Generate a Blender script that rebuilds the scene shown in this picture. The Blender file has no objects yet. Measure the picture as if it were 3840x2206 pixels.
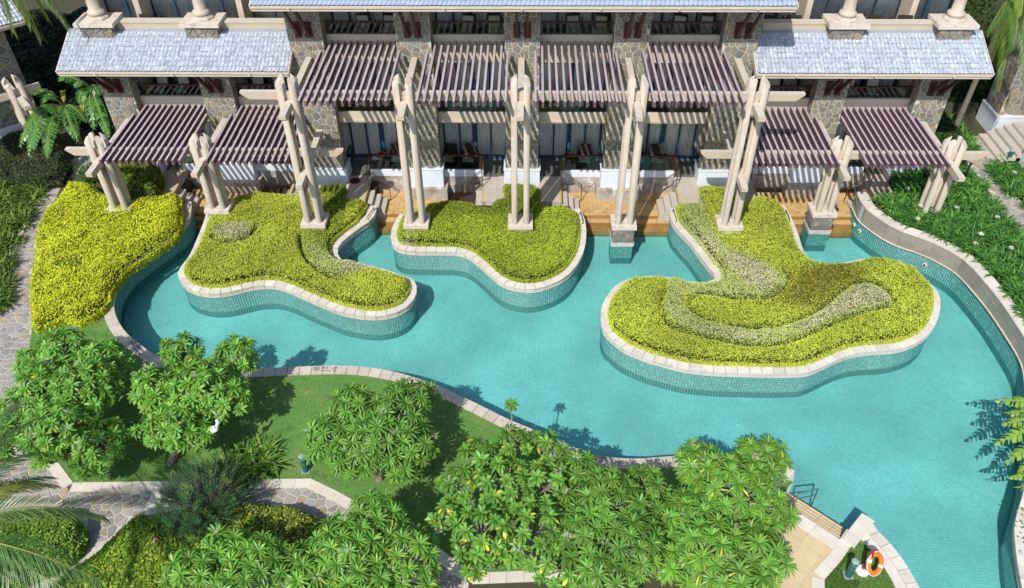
import bpy, math, random
import numpy as np
from math import sin, cos, tan, pi, radians, sqrt, hypot, atan2
from mathutils import Vector, Matrix
from mathutils.geometry import tessellate_polygon
random.seed(7); RNG = np.random.default_rng(7)
sc = bpy.context.scene
COL = sc.collection

# ------------------------------------------------------------------ camera
PITCH, ROLL, YAW, FPX, CAMH = 0.729047968, -0.00808736972, -0.024046, 3038.65, 22.0
_cy, _sy, _cp, _sp = cos(YAW), sin(YAW), cos(PITCH), sin(PITCH)
_f = Vector((_sy*_cp, _cy*_cp, -_sp)); _r = Vector((_cy, -_sy, 0)); _u = _r.cross(_f)
_r2 = _r*cos(ROLL)+_u*sin(ROLL); _u2 = -_r*sin(ROLL)+_u*cos(ROLL)
RM = Matrix((_r2, _u2, -_f)).transposed()
cam = bpy.data.cameras.new('camera'); camo = bpy.data.objects.new('camera', cam); COL.objects.link(camo)
camo.matrix_world = Matrix.Translation((0, 0, CAMH)) @ RM.to_4x4()
cam.sensor_width = 36; cam.lens = FPX/3840*36; cam.clip_end = 2000; cam.clip_start = .5
sc.camera = camo
# ------------------------------------------------------------------ daylight
SUN_EL, SUN_TRAVEL = radians(48), radians(66)
w = bpy.data.worlds.new('World'); sc.world = w; w.use_nodes = True
nt = w.node_tree; sky = nt.nodes.new('ShaderNodeTexSky'); sky.sky_type = 'NISHITA'; sky.sun_disc = False
sky.sun_elevation = SUN_EL; sky.sun_rotation = radians(204)
nt.links.new(sky.outputs[0], nt.nodes['Background'].inputs[0]); nt.nodes['Background'].inputs[1].default_value = .15
sl = bpy.data.lights.new('sun', 'SUN'); sl.energy = 4.4; sl.angle = radians(.53); sl.color = (1, .955, .88)
so = bpy.data.objects.new('sun', sl); COL.objects.link(so)
so.rotation_euler = Vector((cos(SUN_TRAVEL)*cos(SUN_EL), sin(SUN_TRAVEL)*cos(SUN_EL), -sin(SUN_EL))).to_track_quat('-Z', 'Y').to_euler()
vs = sc.view_settings; vs.view_transform = 'Standard'; vs.look = 'None'; vs.exposure = .12; vs.gamma = 1; vs.use_curve_mapping = False

def ray(u, v):
    return RM @ Vector((u-1920, -(v-1103), -FPX))
def W(u, v, Z):                      # the point of the photograph at height Z
    d = ray(u, v); t = (Z-CAMH)/d.z; return Vector((d.x*t, d.y*t, Z))
def WY(u, v, Y):
    d = ray(u, v); t = Y/d.y; return Vector((d.x*t, Y, CAMH+d.z*t))
def TR(o, pts, Z=1.05):              # traced crop points -> world xy
    out = []
    for p in pts:
        z = p[2] if len(p) > 2 else Z
        q = W(o[0]+p[0]/o[2], o[1]+p[1]/o[2], z); out.append((q.x, q.y))
    return out
F1 = (0, 0, 1.98); F2 = (1280, 0, 1.98); F3 = (2560, 0, 1.98)
M1 = (0, 735, 1.98); M2 = (1280, 735, 1.98); M3 = (2560, 735, 1.98)
B1 = (0, 1471, 1.98); B2 = (1280, 1471, 1.98); B3 = (2560, 1471, 1.98)
K1 = (1000, 550, 3.956); K2 = (1640, 550, 3.956); K3 = (2200, 550, 3.956); K4 = (2760, 500, 3.956); K0 = (200, 480, 3.956)
OV = (0, 0, 0.66)                    # overview 2534 px wide

# ------------------------------------------------------------------ scene graph helpers
BASE = {}
def base(o): return BASE.get(o.name, Vector((0, 0, 0))) if o is not None else Vector((0, 0, 0))
def tag(o, label=None, cat=None, group=None, kind=None):
    if label: o['label'] = label
    if cat: o['category'] = cat
    if group: o['group'] = group
    if kind: o['kind'] = kind
    return o
def thing(name, loc, label, cat, group=None):
    o = bpy.data.objects.new(name, None); COL.objects.link(o); o.location = loc; o.empty_display_size = .3
    BASE[o.name] = Vector(loc); return tag(o, label, cat, group)
def put(name, mesh, parent=None, loc=(0, 0, 0), rot=None, scale=None):
    """object from a mesh whose vertices are relative to loc (world)"""
    o = bpy.data.objects.new(name, mesh); COL.objects.link(o)
    L = Vector(loc); BASE[o.name] = L
    if parent is not None: o.parent = parent; o.location = L-base(parent)
    else: o.location = L
    if rot is not None: o.rotation_euler = rot
    if scale is not None: o.scale = scale
    return o
class MB:
    def __init__(s): s.v = []; s.f = []; s.m = []; s.k = 0
    def add(s, vs, fs, m=None):
        n = len(s.v); s.v += [tuple(p) for p in vs]; s.f += [tuple(i+n for i in f) for f in fs]
        s.m += [s.k if m is None else m]*len(fs); return s
    def box(s, a, b, m=None):
        x0, y0, z0 = a; x1, y1, z1 = b
        return s.add([(x0,y0,z0),(x1,y0,z0),(x1,y1,z0),(x0,y1,z0),(x0,y0,z1),(x1,y0,z1),(x1,y1,z1),(x0,y1,z1)],
                     [(0,3,2,1),(4,5,6,7),(0,1,5,4),(1,2,6,5),(2,3,7,6),(3,0,4,7)], m)
    def bar(s, p, q, wd, ht, m=None, up=(0, 0, 1)):   # rectangular bar
        p = Vector(p); q = Vector(q); d = (q-p).normalized(); sd = d.cross(Vector(up))
        if sd.length < 1e-4: sd = Vector((1, 0, 0))
        sd.normalize(); u = sd.cross(d).normalized()
        c = [p+sd*a*wd/2+u*b*ht/2 for a, b in ((-1,-1),(1,-1),(1,1),(-1,1))]+[q+sd*a*wd/2+u*b*ht/2 for a, b in ((-1,-1),(1,-1),(1,1),(-1,1))]
        return s.add(c, [(0,3,2,1),(4,5,6,7),(0,1,5,4),(1,2,6,5),(2,3,7,6),(3,0,4,7)][::1], m)
    def prism(s, poly, z0, z1, m=None):
        n = len(poly); a = sum(poly[i][0]*poly[(i+1) % n][1]-poly[(i+1) % n][0]*poly[i][1] for i in range(n))
        if a < 0: poly = poly[::-1]
        tri = tessellate_polygon([[Vector((p[0], p[1], 0)) for p in poly]])
        vs = [(p[0], p[1], z0) for p in poly]+[(p[0], p[1], z1) for p in poly]; fs = []
        for t in tri:
            A, B_, C = [Vector((poly[i][0], poly[i][1])) for i in t]
            if (B_-A).cross(C-A) < 0: t = t[::-1]
            fs.append(tuple(i+n for i in t))
        fs += [(i, (i+1) % n, (i+1) % n+n, i+n) for i in range(n)]
        return s.add(vs, fs, m)
    def tube(s, pts, r, n=8, m=None, r1=None, cap=True):
        P = [Vector(p) for p in pts]; k = len(P); vs = []; fs = []; pu = None
        for i, p in enumerate(P):
            d = (P[min(i+1, k-1)]-P[max(i-1, 0)]).normalized()
            if pu is None: pu = d.cross(Vector((.3, .2, .9)) if abs(d.z) < .9 else Vector((1, 0, 0))).normalized()
            x = (pu-d*pu.dot(d)).normalized(); pu = x; y = d.cross(x)
            rr = r if r1 is None else r+(r1-r)*i/(k-1)
            for j in range(n):
                a = 2*pi*j/n; vs.append(p+x*cos(a)*rr+y*sin(a)*rr)
        for i in range(k-1):
            for j in range(n): fs.append((i*n+j, i*n+(j+1) % n, (i+1)*n+(j+1) % n, (i+1)*n+j))
        if cap: fs += [tuple(range(n))[::-1], tuple(range((k-1)*n, k*n))]
        return s.add(vs, fs, m)
    def lathe(s, c, prof, n=16, m=None):
        vs = []; fs = []
        for r, z in prof:
            for j in range(n): a = 2*pi*j/n; vs.append((c[0]+r*cos(a), c[1]+r*sin(a), c[2]+z))
        k = len(prof)
        for i in range(k-1):
            for j in range(n): fs.append((i*n+j, i*n+(j+1) % n, (i+1)*n+(j+1) % n, (i+1)*n+j))
        fs += [tuple(range(n))[::-1], tuple(range((k-1)*n, k*n))]
        return s.add(vs, fs, m)
    def mesh(s, name, mats, off=Vector((0, 0, 0)), smooth=False):
        me = bpy.data.meshes.new(name)
        o = tuple(off); me.from_pydata([(p[0]-o[0], p[1]-o[1], p[2]-o[2]) for p in s.v], [], s.f)
        for m in (mats if isinstance(mats, (list, tuple)) else [mats]): me.materials.append(m)
        if isinstance(mats, (list, tuple)) and len(mats) > 1: me.polygons.foreach_set('material_index', s.m)
        if smooth: me.polygons.foreach_set('use_smooth', [True]*len(me.polygons))
        me.update(); return me
    def build(s, name, mats, parent=None, smooth=False, loc=None):
        """loc defaults to the centre of the base"""
        if loc is None:
            a = np.array(s.v); lo = a.min(0); hi = a.max(0); loc = Vector(((lo[0]+hi[0])/2, (lo[1]+hi[1])/2, lo[2]))
        return put(name, s.mesh(name, mats, Vector(loc), smooth), parent, loc)
def npmesh(name, v, f, mat, col=None, smooth=False):
    """v (n,3); f (m,k) with k const; col (n,3) per vertex colour"""
    me = bpy.data.meshes.new(name); v = np.asarray(v, np.float32); f = np.asarray(f, np.int32); k = f.shape[1]
    me.vertices.add(len(v)); me.vertices.foreach_set('co', v.ravel())
    me.loops.add(f.size); me.loops.foreach_set('vertex_index', f.ravel())
    me.polygons.add(len(f)); me.polygons.foreach_set('loop_start', np.arange(len(f), dtype=np.int32)*k)
    if col is not None:
        ca = me.color_attributes.new('tint', 'FLOAT_COLOR', 'POINT')
        ca.data.foreach_set('color', np.concatenate([col, np.ones((len(col), 1))], 1).astype(np.float32).ravel())
    for m in (mat if isinstance(mat, (list, tuple)) else [mat]): me.materials.append(m)
    if smooth: me.polygons.foreach_set('use_smooth', [True]*len(f))
    me.update(calc_edges=True); me.validate(); return me

# ------------------------------------------------------------------ materials
def mat(name, c, rough=.8, c2=None, scale=3., det=4., bump=0., bscale=20., rnd=0., spec=.3, metal=0., topc=None, stain=None, stretch=None):
    """noise-varied principled; c2 second colour; rnd brightness change per object; topc paler colour mixed in on upward faces; stain=(colour,scale,lo,hi)"""
    m = bpy.data.materials.new(name); m.use_nodes = True; t = m.node_tree; N = t.nodes; L = t.links
    b = N['Principled BSDF']; b.inputs['Roughness'].default_value = rough; b.inputs['Specular IOR Level'].default_value = spec; b.inputs['Metallic'].default_value = metal
    geo = N.new('ShaderNodeNewGeometry'); pos = geo.outputs['Position']
    if stretch:
        mp = N.new('ShaderNodeMapping'); mp.inputs['Scale'].default_value = stretch; L.new(pos, mp.inputs['Vector']); pos2 = mp.outputs[0]
    else: pos2 = pos
    def noise(s, d=4., v=None):
        n = N.new('ShaderNodeTexNoise'); n.inputs['Scale'].default_value = s; n.inputs['Detail'].default_value = d
        n.inputs['Roughness'].default_value = .62; L.new(v or pos2, n.inputs['Vector']); return n.outputs['Fac']
    def mix(fac, a, b_, mode='MIX'):
        x = N.new('ShaderNodeMix'); x.data_type = 'RGBA'; x.blend_type = mode
        for s_, val in ((x.inputs[0], fac), (x.inputs[6], a), (x.inputs[7], b_)):
            if isinstance(val, (int, float)): s_.default_value = val
            elif isinstance(val, tuple): s_.default_value = (*val, 1)
            else: L.new(val, s_)
        return x.outputs[2]
    def ramp(fac, lo, hi):
        r = N.new('ShaderNodeMapRange'); r.inputs[1].default_value = lo; r.inputs[2].default_value = hi; L.new(fac, r.inputs[0]); return r.outputs[0]
    out = mix(ramp(noise(scale, det), .3, .7), c, c2 if c2 else tuple(x*.82 for x in c))
    if stain:
        for (sc_, ss, lo, hi) in (stain if isinstance(stain, list) else [stain]):
            out = mix(ramp(noise(ss, 6.), lo, hi), out, sc_)
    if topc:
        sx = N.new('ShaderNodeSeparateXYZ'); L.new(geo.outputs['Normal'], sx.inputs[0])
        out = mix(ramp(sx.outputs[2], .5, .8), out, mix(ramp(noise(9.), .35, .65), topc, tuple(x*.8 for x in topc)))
    if rnd:
        oi = N.new('ShaderNodeObjectInfo'); r = N.new('ShaderNodeMapRange'); r.inputs[3].default_value = 1-rnd; r.inputs[4].default_value = 1+rnd; L.new(oi.outputs['Random'], r.inputs[0])
        hs = N.new('ShaderNodeHueSaturation'); L.new(r.outputs[0], hs.inputs['Value']); L.new(out, hs.inputs['Color']); out = hs.outputs[0]
    L.new(out, b.inputs['Base Color'])
    if bump:
        bp = N.new('ShaderNodeBump'); bp.inputs['Strength'].default_value = bump; bp.inputs['Distance'].default_value = .02
        L.new(noise(bscale, 5., pos), bp.inputs['Height']); L.new(bp.outputs[0], b.inputs['Normal'])
    return m
def leafmat(name, c=None, trans=.35, rough=.42, rnd=.15, spec=.45):
    """leaf: diffuse + light passing through; colour from the tint attribute, or c"""
    m = bpy.data.materials.new(name); m.use_nodes = True; t = m.node_tree; N = t.nodes; L = t.links
    b = N['Principled BSDF']; b.inputs['Roughness'].default_value = rough; b.inputs['Specular IOR Level'].default_value = spec
    if c is None:
        a = N.new('ShaderNodeVertexColor'); a.layer_name = 'tint'; col = a.outputs[0]
    else:
        rg = N.new('ShaderNodeRGB'); rg.outputs[0].default_value = (*c, 1); col = rg.outputs[0]
    if rnd:
        oi = N.new('ShaderNodeObjectInfo'); r = N.new('ShaderNodeMapRange'); r.inputs[3].default_value = 1-rnd; r.inputs[4].default_value = 1+rnd; L.new(oi.outputs['Random'], r.inputs[0])
        hs = N.new('ShaderNodeHueSaturation'); L.new(r.outputs[0], hs.inputs['Value']); L.new(col, hs.inputs['Color']); col = hs.outputs[0]
    L.new(col, b.inputs['Base Color'])
    tl = N.new('ShaderNodeBsdfTranslucent')
    hs = N.new('ShaderNodeHueSaturation'); hs.inputs['Hue'].default_value = .485; hs.inputs['Value'].default_value = 1.25; L.new(col, hs.inputs['Color']); L.new(hs.outputs[0], tl.inputs[0])
    mx = N.new('ShaderNodeMixShader'); mx.inputs[0].default_value = trans; L.new(b.outputs[0], mx.inputs[1]); L.new(tl.outputs[0], mx.inputs[2])
    L.new(mx.outputs[0], N['Material Output'].inputs[0]); return m
def sheer(name, tint, opac, rough=.05, gloss=.12):
    m = bpy.data.materials.new(name); m.use_nodes = True; t = m.node_tree; N = t.nodes; L = t.links
    tr = N.new('ShaderNodeBsdfTransparent'); tr.inputs[0].default_value = (*tint, 1)
    gl = N.new('ShaderNodeBsdfGlossy'); gl.inputs['Roughness'].default_value = rough
    fr = N.new('ShaderNodeFresnel'); fr.inputs[0].default_value = 1.45
    mx = N.new('ShaderNodeMixShader'); L.new(fr.outputs[0], mx.inputs[0]); L.new(tr.outputs[0], mx.inputs[1]); L.new(gl.outputs[0], mx.inputs[2])
    L.new(mx.outputs[0], N['Material Output'].inputs[0]); N.remove(N['Principled BSDF']); return m, N, L, gl, fr

COLUMN = mat('painted_column', (.52, .455, .38), .75, (.47, .405, .325), 1.2, bump=.15, bscale=30, stain=[((.36, .30, .23), 2.6, .56, .80), ((.60, .56, .50), 5, .55, .75)], stretch=(1.6, 1.6, .35))
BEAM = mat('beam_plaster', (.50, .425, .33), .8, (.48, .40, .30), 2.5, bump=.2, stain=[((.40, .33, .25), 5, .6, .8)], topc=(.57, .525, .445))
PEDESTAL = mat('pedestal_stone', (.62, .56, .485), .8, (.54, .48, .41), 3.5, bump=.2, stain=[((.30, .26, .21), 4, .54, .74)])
SLAT = mat('slat_paint', (.155, .085, .105), .5, (.12, .065, .085), 4, rnd=.08, topc=(.50, .40, .455), spec=.5)  # pale lilac tops: sky reflection and dust put into the colour
FASCIA = mat('cream_plaster', (.58, .50, .41), .85, (.52, .44, .35), 1.6, bump=.15, stain=[((.36, .28, .2), 3, .64, .85)])
MORTAR = mat('mortar', (.58, .55, .48), .95, (.50, .47, .41), 6, bump=.3)
MORTAR_D = mat('mortar_dark', (.22, .2, .17), .95, (.16, .14, .12), 6, bump=.3)
WHITEP = mat('white_paint', (.70, .74, .80), .8, (.62, .66, .72), 1.5, bump=.2, bscale=60, stain=[((.40, .36, .3), 1.8, .68, .9)])
GREYW = mat('weathered_concrete', (.44, .40, .35), .95, (.34, .30, .26), 2.2, 8, bump=.4, stain=[((.16, .13, .11), 1.4, .5, .68), ((.68, .65, .6), 3.2, .55, .7)])
STONES = [mat('wall_stone_grey', (.245, .23, .195), .9, (.185, .172, .145), 6, bump=.5, bscale=14, rnd=.22),
          mat('wall_stone_warm', (.28, .25, .20), .9, (.21, .187, .145), 6, bump=.5, bscale=14, rnd=.22),
          mat('wall_stone_ochre', (.30, .235, .15), .9, (.235, .185, .12), 6, bump=.5, bscale=14, rnd=.2),
          mat('wall_stone_blue', (.21, .215, .20), .9, (.16, .165, .15), 6, bump=.5, bscale=14, rnd=.22)]
SW = [0, 0, 0, 0, 1, 1, 1, 1, 3, 3, 2]
FLAG = [mat('paving_stone_grey', (.30, .285, .265), .9, (.23, .22, .205), 5, bump=.3, rnd=.16),
        mat('paving_stone_pale', (.37, .345, .31), .9, (.29, .27, .245), 5, bump=.3, rnd=.14),
        mat('paving_stone_tan', (.38, .31, .225), .9, (.30, .25, .19), 5, bump=.3, rnd=.15)]
FW = [0, 0, 0, 1, 1, 1, 2]
GROUT_P = mat('path_mortar', (.55, .52, .46), .95, (.47, .44, .39), 4, bump=.3)
COPING = mat('coping_stone', (.64, .60, .54), .75, (.56, .51, .45), 4, bump=.15, rnd=.09, stain=[((.36, .30, .235), 3, .56, .78)])
COPING_T = mat('coping_stone_tan', (.54, .485, .41), .8, (.46, .405, .33), 4, bump=.15, rnd=.09, stain=[((.25, .2, .15), 3, .58, .78)])
BAND = mat('band_stone', (.58, .51, .42), .8, (.50, .44, .36), 5, bump=.15, rnd=.07, stain=[((.30, .25, .2), 4, .6, .8)])
BAND_G = mat('band_stone_grey', (.56, .53, .50), .8, (.47, .44, .42), 4, bump=.15, rnd=.07, stain=[((.30, .26, .22), 3, .55, .8)])
GROUT_W = mat('mosaic_grout', (.50, .58, .54), .8, (.38, .46, .43), 6)
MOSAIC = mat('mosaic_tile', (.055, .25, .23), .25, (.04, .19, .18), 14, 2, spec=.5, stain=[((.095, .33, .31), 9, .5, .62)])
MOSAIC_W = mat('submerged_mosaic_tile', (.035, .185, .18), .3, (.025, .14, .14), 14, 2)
ROOF_W = mat('weathered_roof_tile', (.42, .46, .54), .6, (.30, .35, .43), 5, 8, bump=.4, rnd=.12, spec=.5, stain=[((.62, .65, .70), 9, .5, .64), ((.12, .15, .20), 11, .58, .74)], stretch=(1.4, .5, 1))
ROOF_B = mat('blue_roof_tile', (.38, .45, .56), .45, (.33, .40, .51), 2.5, 4, bump=.1, rnd=.05, spec=.6)
MAROON = mat('maroon_timber', (.085, .028, .024), .5, (.06, .02, .018), 5)
DARKMET = mat('dark_metal', (.022, .02, .022), .4, (.03, .026, .026), 5, spec=.5)
FRAME = mat('window_frame_paint', (.03, .075, .12), .45, (.025, .06, .10), 3)
FRAME_B = mat('window_frame_blue', (.02, .085, .15), .45, (.018, .07, .12), 3)
DECKY = mat('yellow_sandstone', (.56, .38, .17), .85, (.46, .30, .125), 2.5, 6, bump=.25, rnd=.10, stain=[((.24, .14, .05), 2.4, .58, .78)])
DECKJ = mat('sandstone_joint', (.17, .10, .045), .95)
WETY = mat('wet_sandstone', (.34, .195, .065), .5, (.25, .14, .045), 3, 5, bump=.2, rnd=.10)
PLAT = mat('platform_paving', (.50, .45, .39), .9, (.43, .38, .32), 3, 6, bump=.25, stain=[((.27, .23, .19), 2.6, .58, .8)])
STEPM = mat('step_stone', (.50, .46, .40), .9, (.42, .38, .33), 4, bump=.25, rnd=.06)
FLOORD = mat('dark_floor_tile', (.14, .14, .13), .5, (.11, .11, .10), 3)
STEEL = mat('brushed_steel', (.55, .55, .55), .25, metal=1.)
PLAZA = mat('plaza_slab', (.60, .48, .29), .85, (.53, .42, .25), 3, 5, bump=.2, rnd=.06, stain=[((.44, .33, .18), 4, .6, .8)])
PLAZAJ = mat('plaza_joint', (.62, .57, .46), .95)
KERB = mat('pale_kerb_stone', (.66, .61, .535), .85, (.58, .53, .46), 4, bump=.2, rnd=.05, stain=[((.40, .35, .28), 3, .62, .8)])
WICKER = mat('brown_wicker', (.045, .034, .028), .7, (.03, .022, .018), 40, bump=.6, bscale=80)
CUSH = mat('cream_cushion', (.62, .60, .54), .9, (.55, .53, .48), 6)
CURTM = leafmat('curtain_cloth', (.93, .90, .84), .12, .9, .05, .1)
INTER = mat('room_plaster', (.72, .70, .66), .9)
SOIL = mat('soil', (.06, .042, .028), .95, (.035, .026, .018), 8, bump=.5)
GLASS, *_g = sheer('balustrade_glass', (.72, .78, .76), 0)
PANE, *_g = sheer('window_pane', (.96, .97, .98), 0)

# ------------------------------------------------------------------ stone cells
def cells(wd, ht, cell, gap, seed, border=True, warp=.42):
    R = random.Random(seed); nx = max(1, round(wd/cell)); ny = max(1, round(ht/(cell*.88))); dx = wd/nx; dy = ht/ny; P = []
    for j in range(-1, ny+1):
        for i in range(-1, nx+1):
            P.append(((i+.5+(.25 if j % 2 else -.25)+R.uniform(-warp, warp))*dx, (j+.5+R.uniform(-warp, warp))*dy))
    out = []
    for a, (px, py) in enumerate(P):
        if not (-.2*dx < px < wd+.2*dx and -.2*dy < py < ht+.2*dy): continue
        poly = [(gap/2, gap/2), (wd-gap/2, gap/2), (wd-gap/2, ht-gap/2), (gap/2, ht-gap/2)]
        for b, (qx, qy) in enumerate(P):
            if a == b or abs(qx-px) > 3*dx or abs(qy-py) > 3*dy: continue
            nx_, ny_ = qx-px, qy-py; l = hypot(nx_, ny_)
            if l < 1e-5: continue
            nx_ /= l; ny_ /= l; c = ((px+qx)/2)*nx_+((py+qy)/2)*ny_-gap/2
            new = []
            for i in range(len(poly)):
                p, q = poly[i], poly[(i+1) % len(poly)]
                dp = p[0]*nx_+p[1]*ny_-c; dq = q[0]*nx_+q[1]*ny_-c
                if dp <= 0: new.append(p)
                if dp*dq < 0:
                    t = dp/(dp-dq); new.append((p[0]+(q[0]-p[0])*t, p[1]+(q[1]-p[1])*t))
            poly = new
            if len(poly) < 3: break
        if len(poly) < 3: continue
        cl = []
        for p in poly:
            if not cl or hypot(p[0]-cl[-1][0], p[1]-cl[-1][1]) > .012: cl.append(p)
        if len(cl) >= 3 and hypot(cl[0][0]-cl[-1][0], cl[0][1]-cl[-1][1]) < .012: cl.pop()
        if len(cl) < 3: continue
        A = abs(sum(cl[i][0]*cl[(i+1) % len(cl)][1]-cl[(i+1) % len(cl)][0]*cl[i][1] for i in range(len(cl))))/2
        if A < .0025: continue
        out.append(cl)
    return out
def stone_obj(parent, name, O, U, V, N, poly, proud, matl, rnd=None):
    """one stone: back ring, front ring slightly drawn in, front face"""
    n = len(poly); cx = sum(p[0] for p in poly)/n; cy = sum(p[1] for p in poly)/n
    c = O+U*cx+V*cy; vs = []; 
    for p in poly: vs.append(U*(p[0]-cx)+V*(p[1]-cy))
    for p in poly: vs.append(U*(p[0]-cx)+V*(p[1]-cy)+N*(proud*.7))
    for p in poly: vs.append(U*(p[0]-cx)*.9+V*(p[1]-cy)*.9+N*proud)
    fs = []
    for r in (0, n):
        for i in range(n): fs.append((r+i, r+(i+1) % n, r+n+(i+1) % n, r+n+i))
    fs.append(tuple(range(2*n, 3*n)))
    me = bpy.data.meshes.new(name); me.from_pydata([tuple(v) for v in vs], [], fs); me.materials.append(matl)
    return put(name, me, parent, c)
def stone_face(parent, O, U, V, wd, ht, cell, seed, gap=.036, proud=(.018, .04), mats=STONES, wts=SW, name='stone'):
    O = Vector(O); U = Vector(U); V = Vector(V); N = U.cross(V); R = random.Random(seed); k = 0
    for poly in cells(wd, ht, cell, gap, seed):
        stone_obj(parent, name, O, U, V, N, poly, R.uniform(*proud), mats[R.choice(wts)]); k += 1
    return k

# ------------------------------------------------------------------ curves
def smooth(pts, step=.12, closed=False):
    P = [np.array(p[:2], float) for p in pts]; n = len(P); out = []
    rng = range(n if closed else n-1)
    for i in rng:
        g = (lambda k: P[k % n]) if closed else (lambda k: P[min(max(k, 0), n-1)])
        a, b, c, d = g(i-1), g(i), g(i+1), g(i+2)
        for t in np.linspace(0, 1, 12, endpoint=False):
            out.append(.5*((2*b)+(-a+c)*t+(2*a-5*b+4*c-d)*t*t+(-a+3*b-3*c+d)*t**3))
    if not closed: out.append(P[-1])
    return resample(np.array(out), step, closed)
def resample(A, step, closed=False):
    if closed: A = np.vstack([A, A[:1]])
    s = np.concatenate([[0], np.cumsum(np.hypot(*np.diff(A, axis=0).T))]); n = max(2, int(round(s[-1]/step)))
    t = np.linspace(0, s[-1], n+1); B = np.stack([np.interp(t, s, A[:, 0]), np.interp(t, s, A[:, 1])], 1)
    return B[:-1] if closed else B
def normals(A, closed=False):
    if closed: d = np.roll(A, -1, 0)-np.roll(A, 1, 0)
    else: d = np.gradient(A, axis=0)
    d /= np.maximum(np.hypot(d[:, 0], d[:, 1])[:, None], 1e-9)
    return np.stack([-d[:, 1], d[:, 0]], 1)      # left normal
def offset(A, off, closed=False):
    return A+normals(A, closed)*off
def strip(A, off, z0, z1, mb, m=None):
    """wall between curve A and its left offset, z0..z1, with top and both sides"""
    B = offset(A, off); n = len(A)
    vs = [(p[0], p[1], z0) for p in A]+[(p[0], p[1], z1) for p in A]+[(p[0], p[1], z1) for p in B]+[(p[0], p[1], z0) for p in B]
    fs = []
    for r in range(3):
        for i in range(n-1): fs.append((r*n+i, r*n+i+1, (r+1)*n+i+1, (r+1)*n+i))
    fs += [(0, n, 2*n, 3*n), (n-1, 4*n-1, 3*n-1, 2*n-1)]
    mb.add(vs, fs, m)
def inside(P, poly):
    """P (n,2) in polygon"""
    P = np.asarray(P, float); poly = np.asarray(poly, float); r = np.zeros(len(P), bool); n = len(poly)
    x, y = P[:, 0], P[:, 1]
    for i in range(n):
        x0, y0 = poly[i]; x1, y1 = poly[(i+1) % n]
        if y0 == y1: continue
        c = ((y0 > y) != (y1 > y)) & (x < (x1-x0)*(y-y0)/(y1-y0)+x0); r ^= c
    return r
def dist(P, poly, closed=True):
    P = np.asarray(P, float); poly = np.asarray(poly, float); D = np.full(len(P), 1e9); n = len(poly)
    for i in range(n if closed else n-1):
        a = poly[i]; b = poly[(i+1) % n]; ab = b-a; l2 = max(ab@ab, 1e-12)
        t = np.clip(((P-a)@ab)/l2, 0, 1); q = P-(a+t[:, None]*ab); D = np.minimum(D, np.hypot(q[:, 0], q[:, 1]))
    return D
# ------------------------------------------------------------------ outlines traced on the ground
bankL = TR(M1, [(1418,40),(1418,100),(1400,170),(1335,240),(1240,310),(1150,372),(1050,445),(960,520),(900,590),(860,660),(842,730),(838,800),(852,880),(890,960),(950,1035),(1030,1100),(1120,1165),(1250,1235),(1450,1275),(1650,1290),(1880,1285),(2100,1275),(2350,1265),(2530,1262)])
bankL += TR(M2, [(150,1270),(300,1290),(450,1322),(600,1370),(720,1415)])
bankL += TR(B2, [(800,-10),(900,40),(1000,85),(1130,150),(1260,215),(1400,270),(1520,325),(1640,375),(1760,425),(1880,465),(2000,487),(2150,497),(2300,492),(2480,478)])
bankL += [(6.6,15.75),(7.3,15.6),(8.0,15.4),(8.38,15.28)]
cornA, cornB = (7.52,14.39), (9.16,12.92)
bankB = [(10.17,13.58)]+TR(B3, [(1450,1035),(1530,1115),(1610,1215),(1680,1320),(1755,1456),(1850,1650),(1900,1850)])
bankR2 = [(12.9,8.6),(13.45,10.4),(13.83,11.95),(14.22,13.12),(14.50,13.68),(15.10,14.55),(15.95,15.95),(16.72,17.65)]
bankR = TR(M3, [(1280,120),(1300,180),(1380,250),(1480,320),(1600,380),(1750,430),(1900,500),(2040,590),(2160,720),(2280,870),(2400,1050),(2490,1200)], .8)
bankR = [(14.42,29.75)]+bankR[1:]+[(17.55,19.85),(17.15,18.75),(16.75,17.75)]
isleA = TR(M1, [(1540,40,1.3),(1495,170,1.35),(1445,290,1.35),(1395,400,1.35),(1350,490,1.2),(1322,560),(1335,620),(1375,668),(1440,700),(1540,720),(1640,718),(1740,700),(1840,675),(1940,660),(2040,662),(2140,690),(2240,735),(2340,778),(2440,820),(2535,856)])
isleA += TR(M2, [(80,872),(160,886),(250,890),(340,880),(430,852),(500,808),(545,745),(558,690),(545,640),(510,600),(450,560,1.3),(350,520,1.3),(230,490,1.3),(100,455,1.3),(0,445,1.3)])
isleA += TR(K1, [(1030,1520,1.2),(1090,1435),(1250,1295),(1400,1185),(1530,1095),(1600,1010),(1628,920),(1615,870)])
isleB = TR(M2, [(440,130),(400,190),(375,260),(370,320),(388,362),(430,390),(520,405),(620,408),(740,408),(850,412),(930,432),(1000,480),(1080,550),(1160,620),(1240,660),(1340,682),(1440,682),(1540,657),(1640,612),(1720,545),(1780,450),(1810,350),(1815,250),(1800,160),(1765,90)])
isleC = TR(K3, [(1240,905),(1243,1000),(1262,1080),(1300,1150),(1350,1215),(1410,1280),(1470,1345)])+TR(M3, [(60,345),(130,440),(190,520),(238,580),(225,615,1.2),(60,605,1.3)])
isleC += TR(M2, [(2535,585,1.3),(2430,572,1.3),(2330,560,1.3),(2220,565,1.3),(2130,600,1.2),(2060,650),(2000,710),(1950,790),(1930,870),(1935,950),(1960,1010),(2020,1070),(2100,1130),(2200,1175),(2300,1212),(2420,1245),(2535,1275)])
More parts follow.
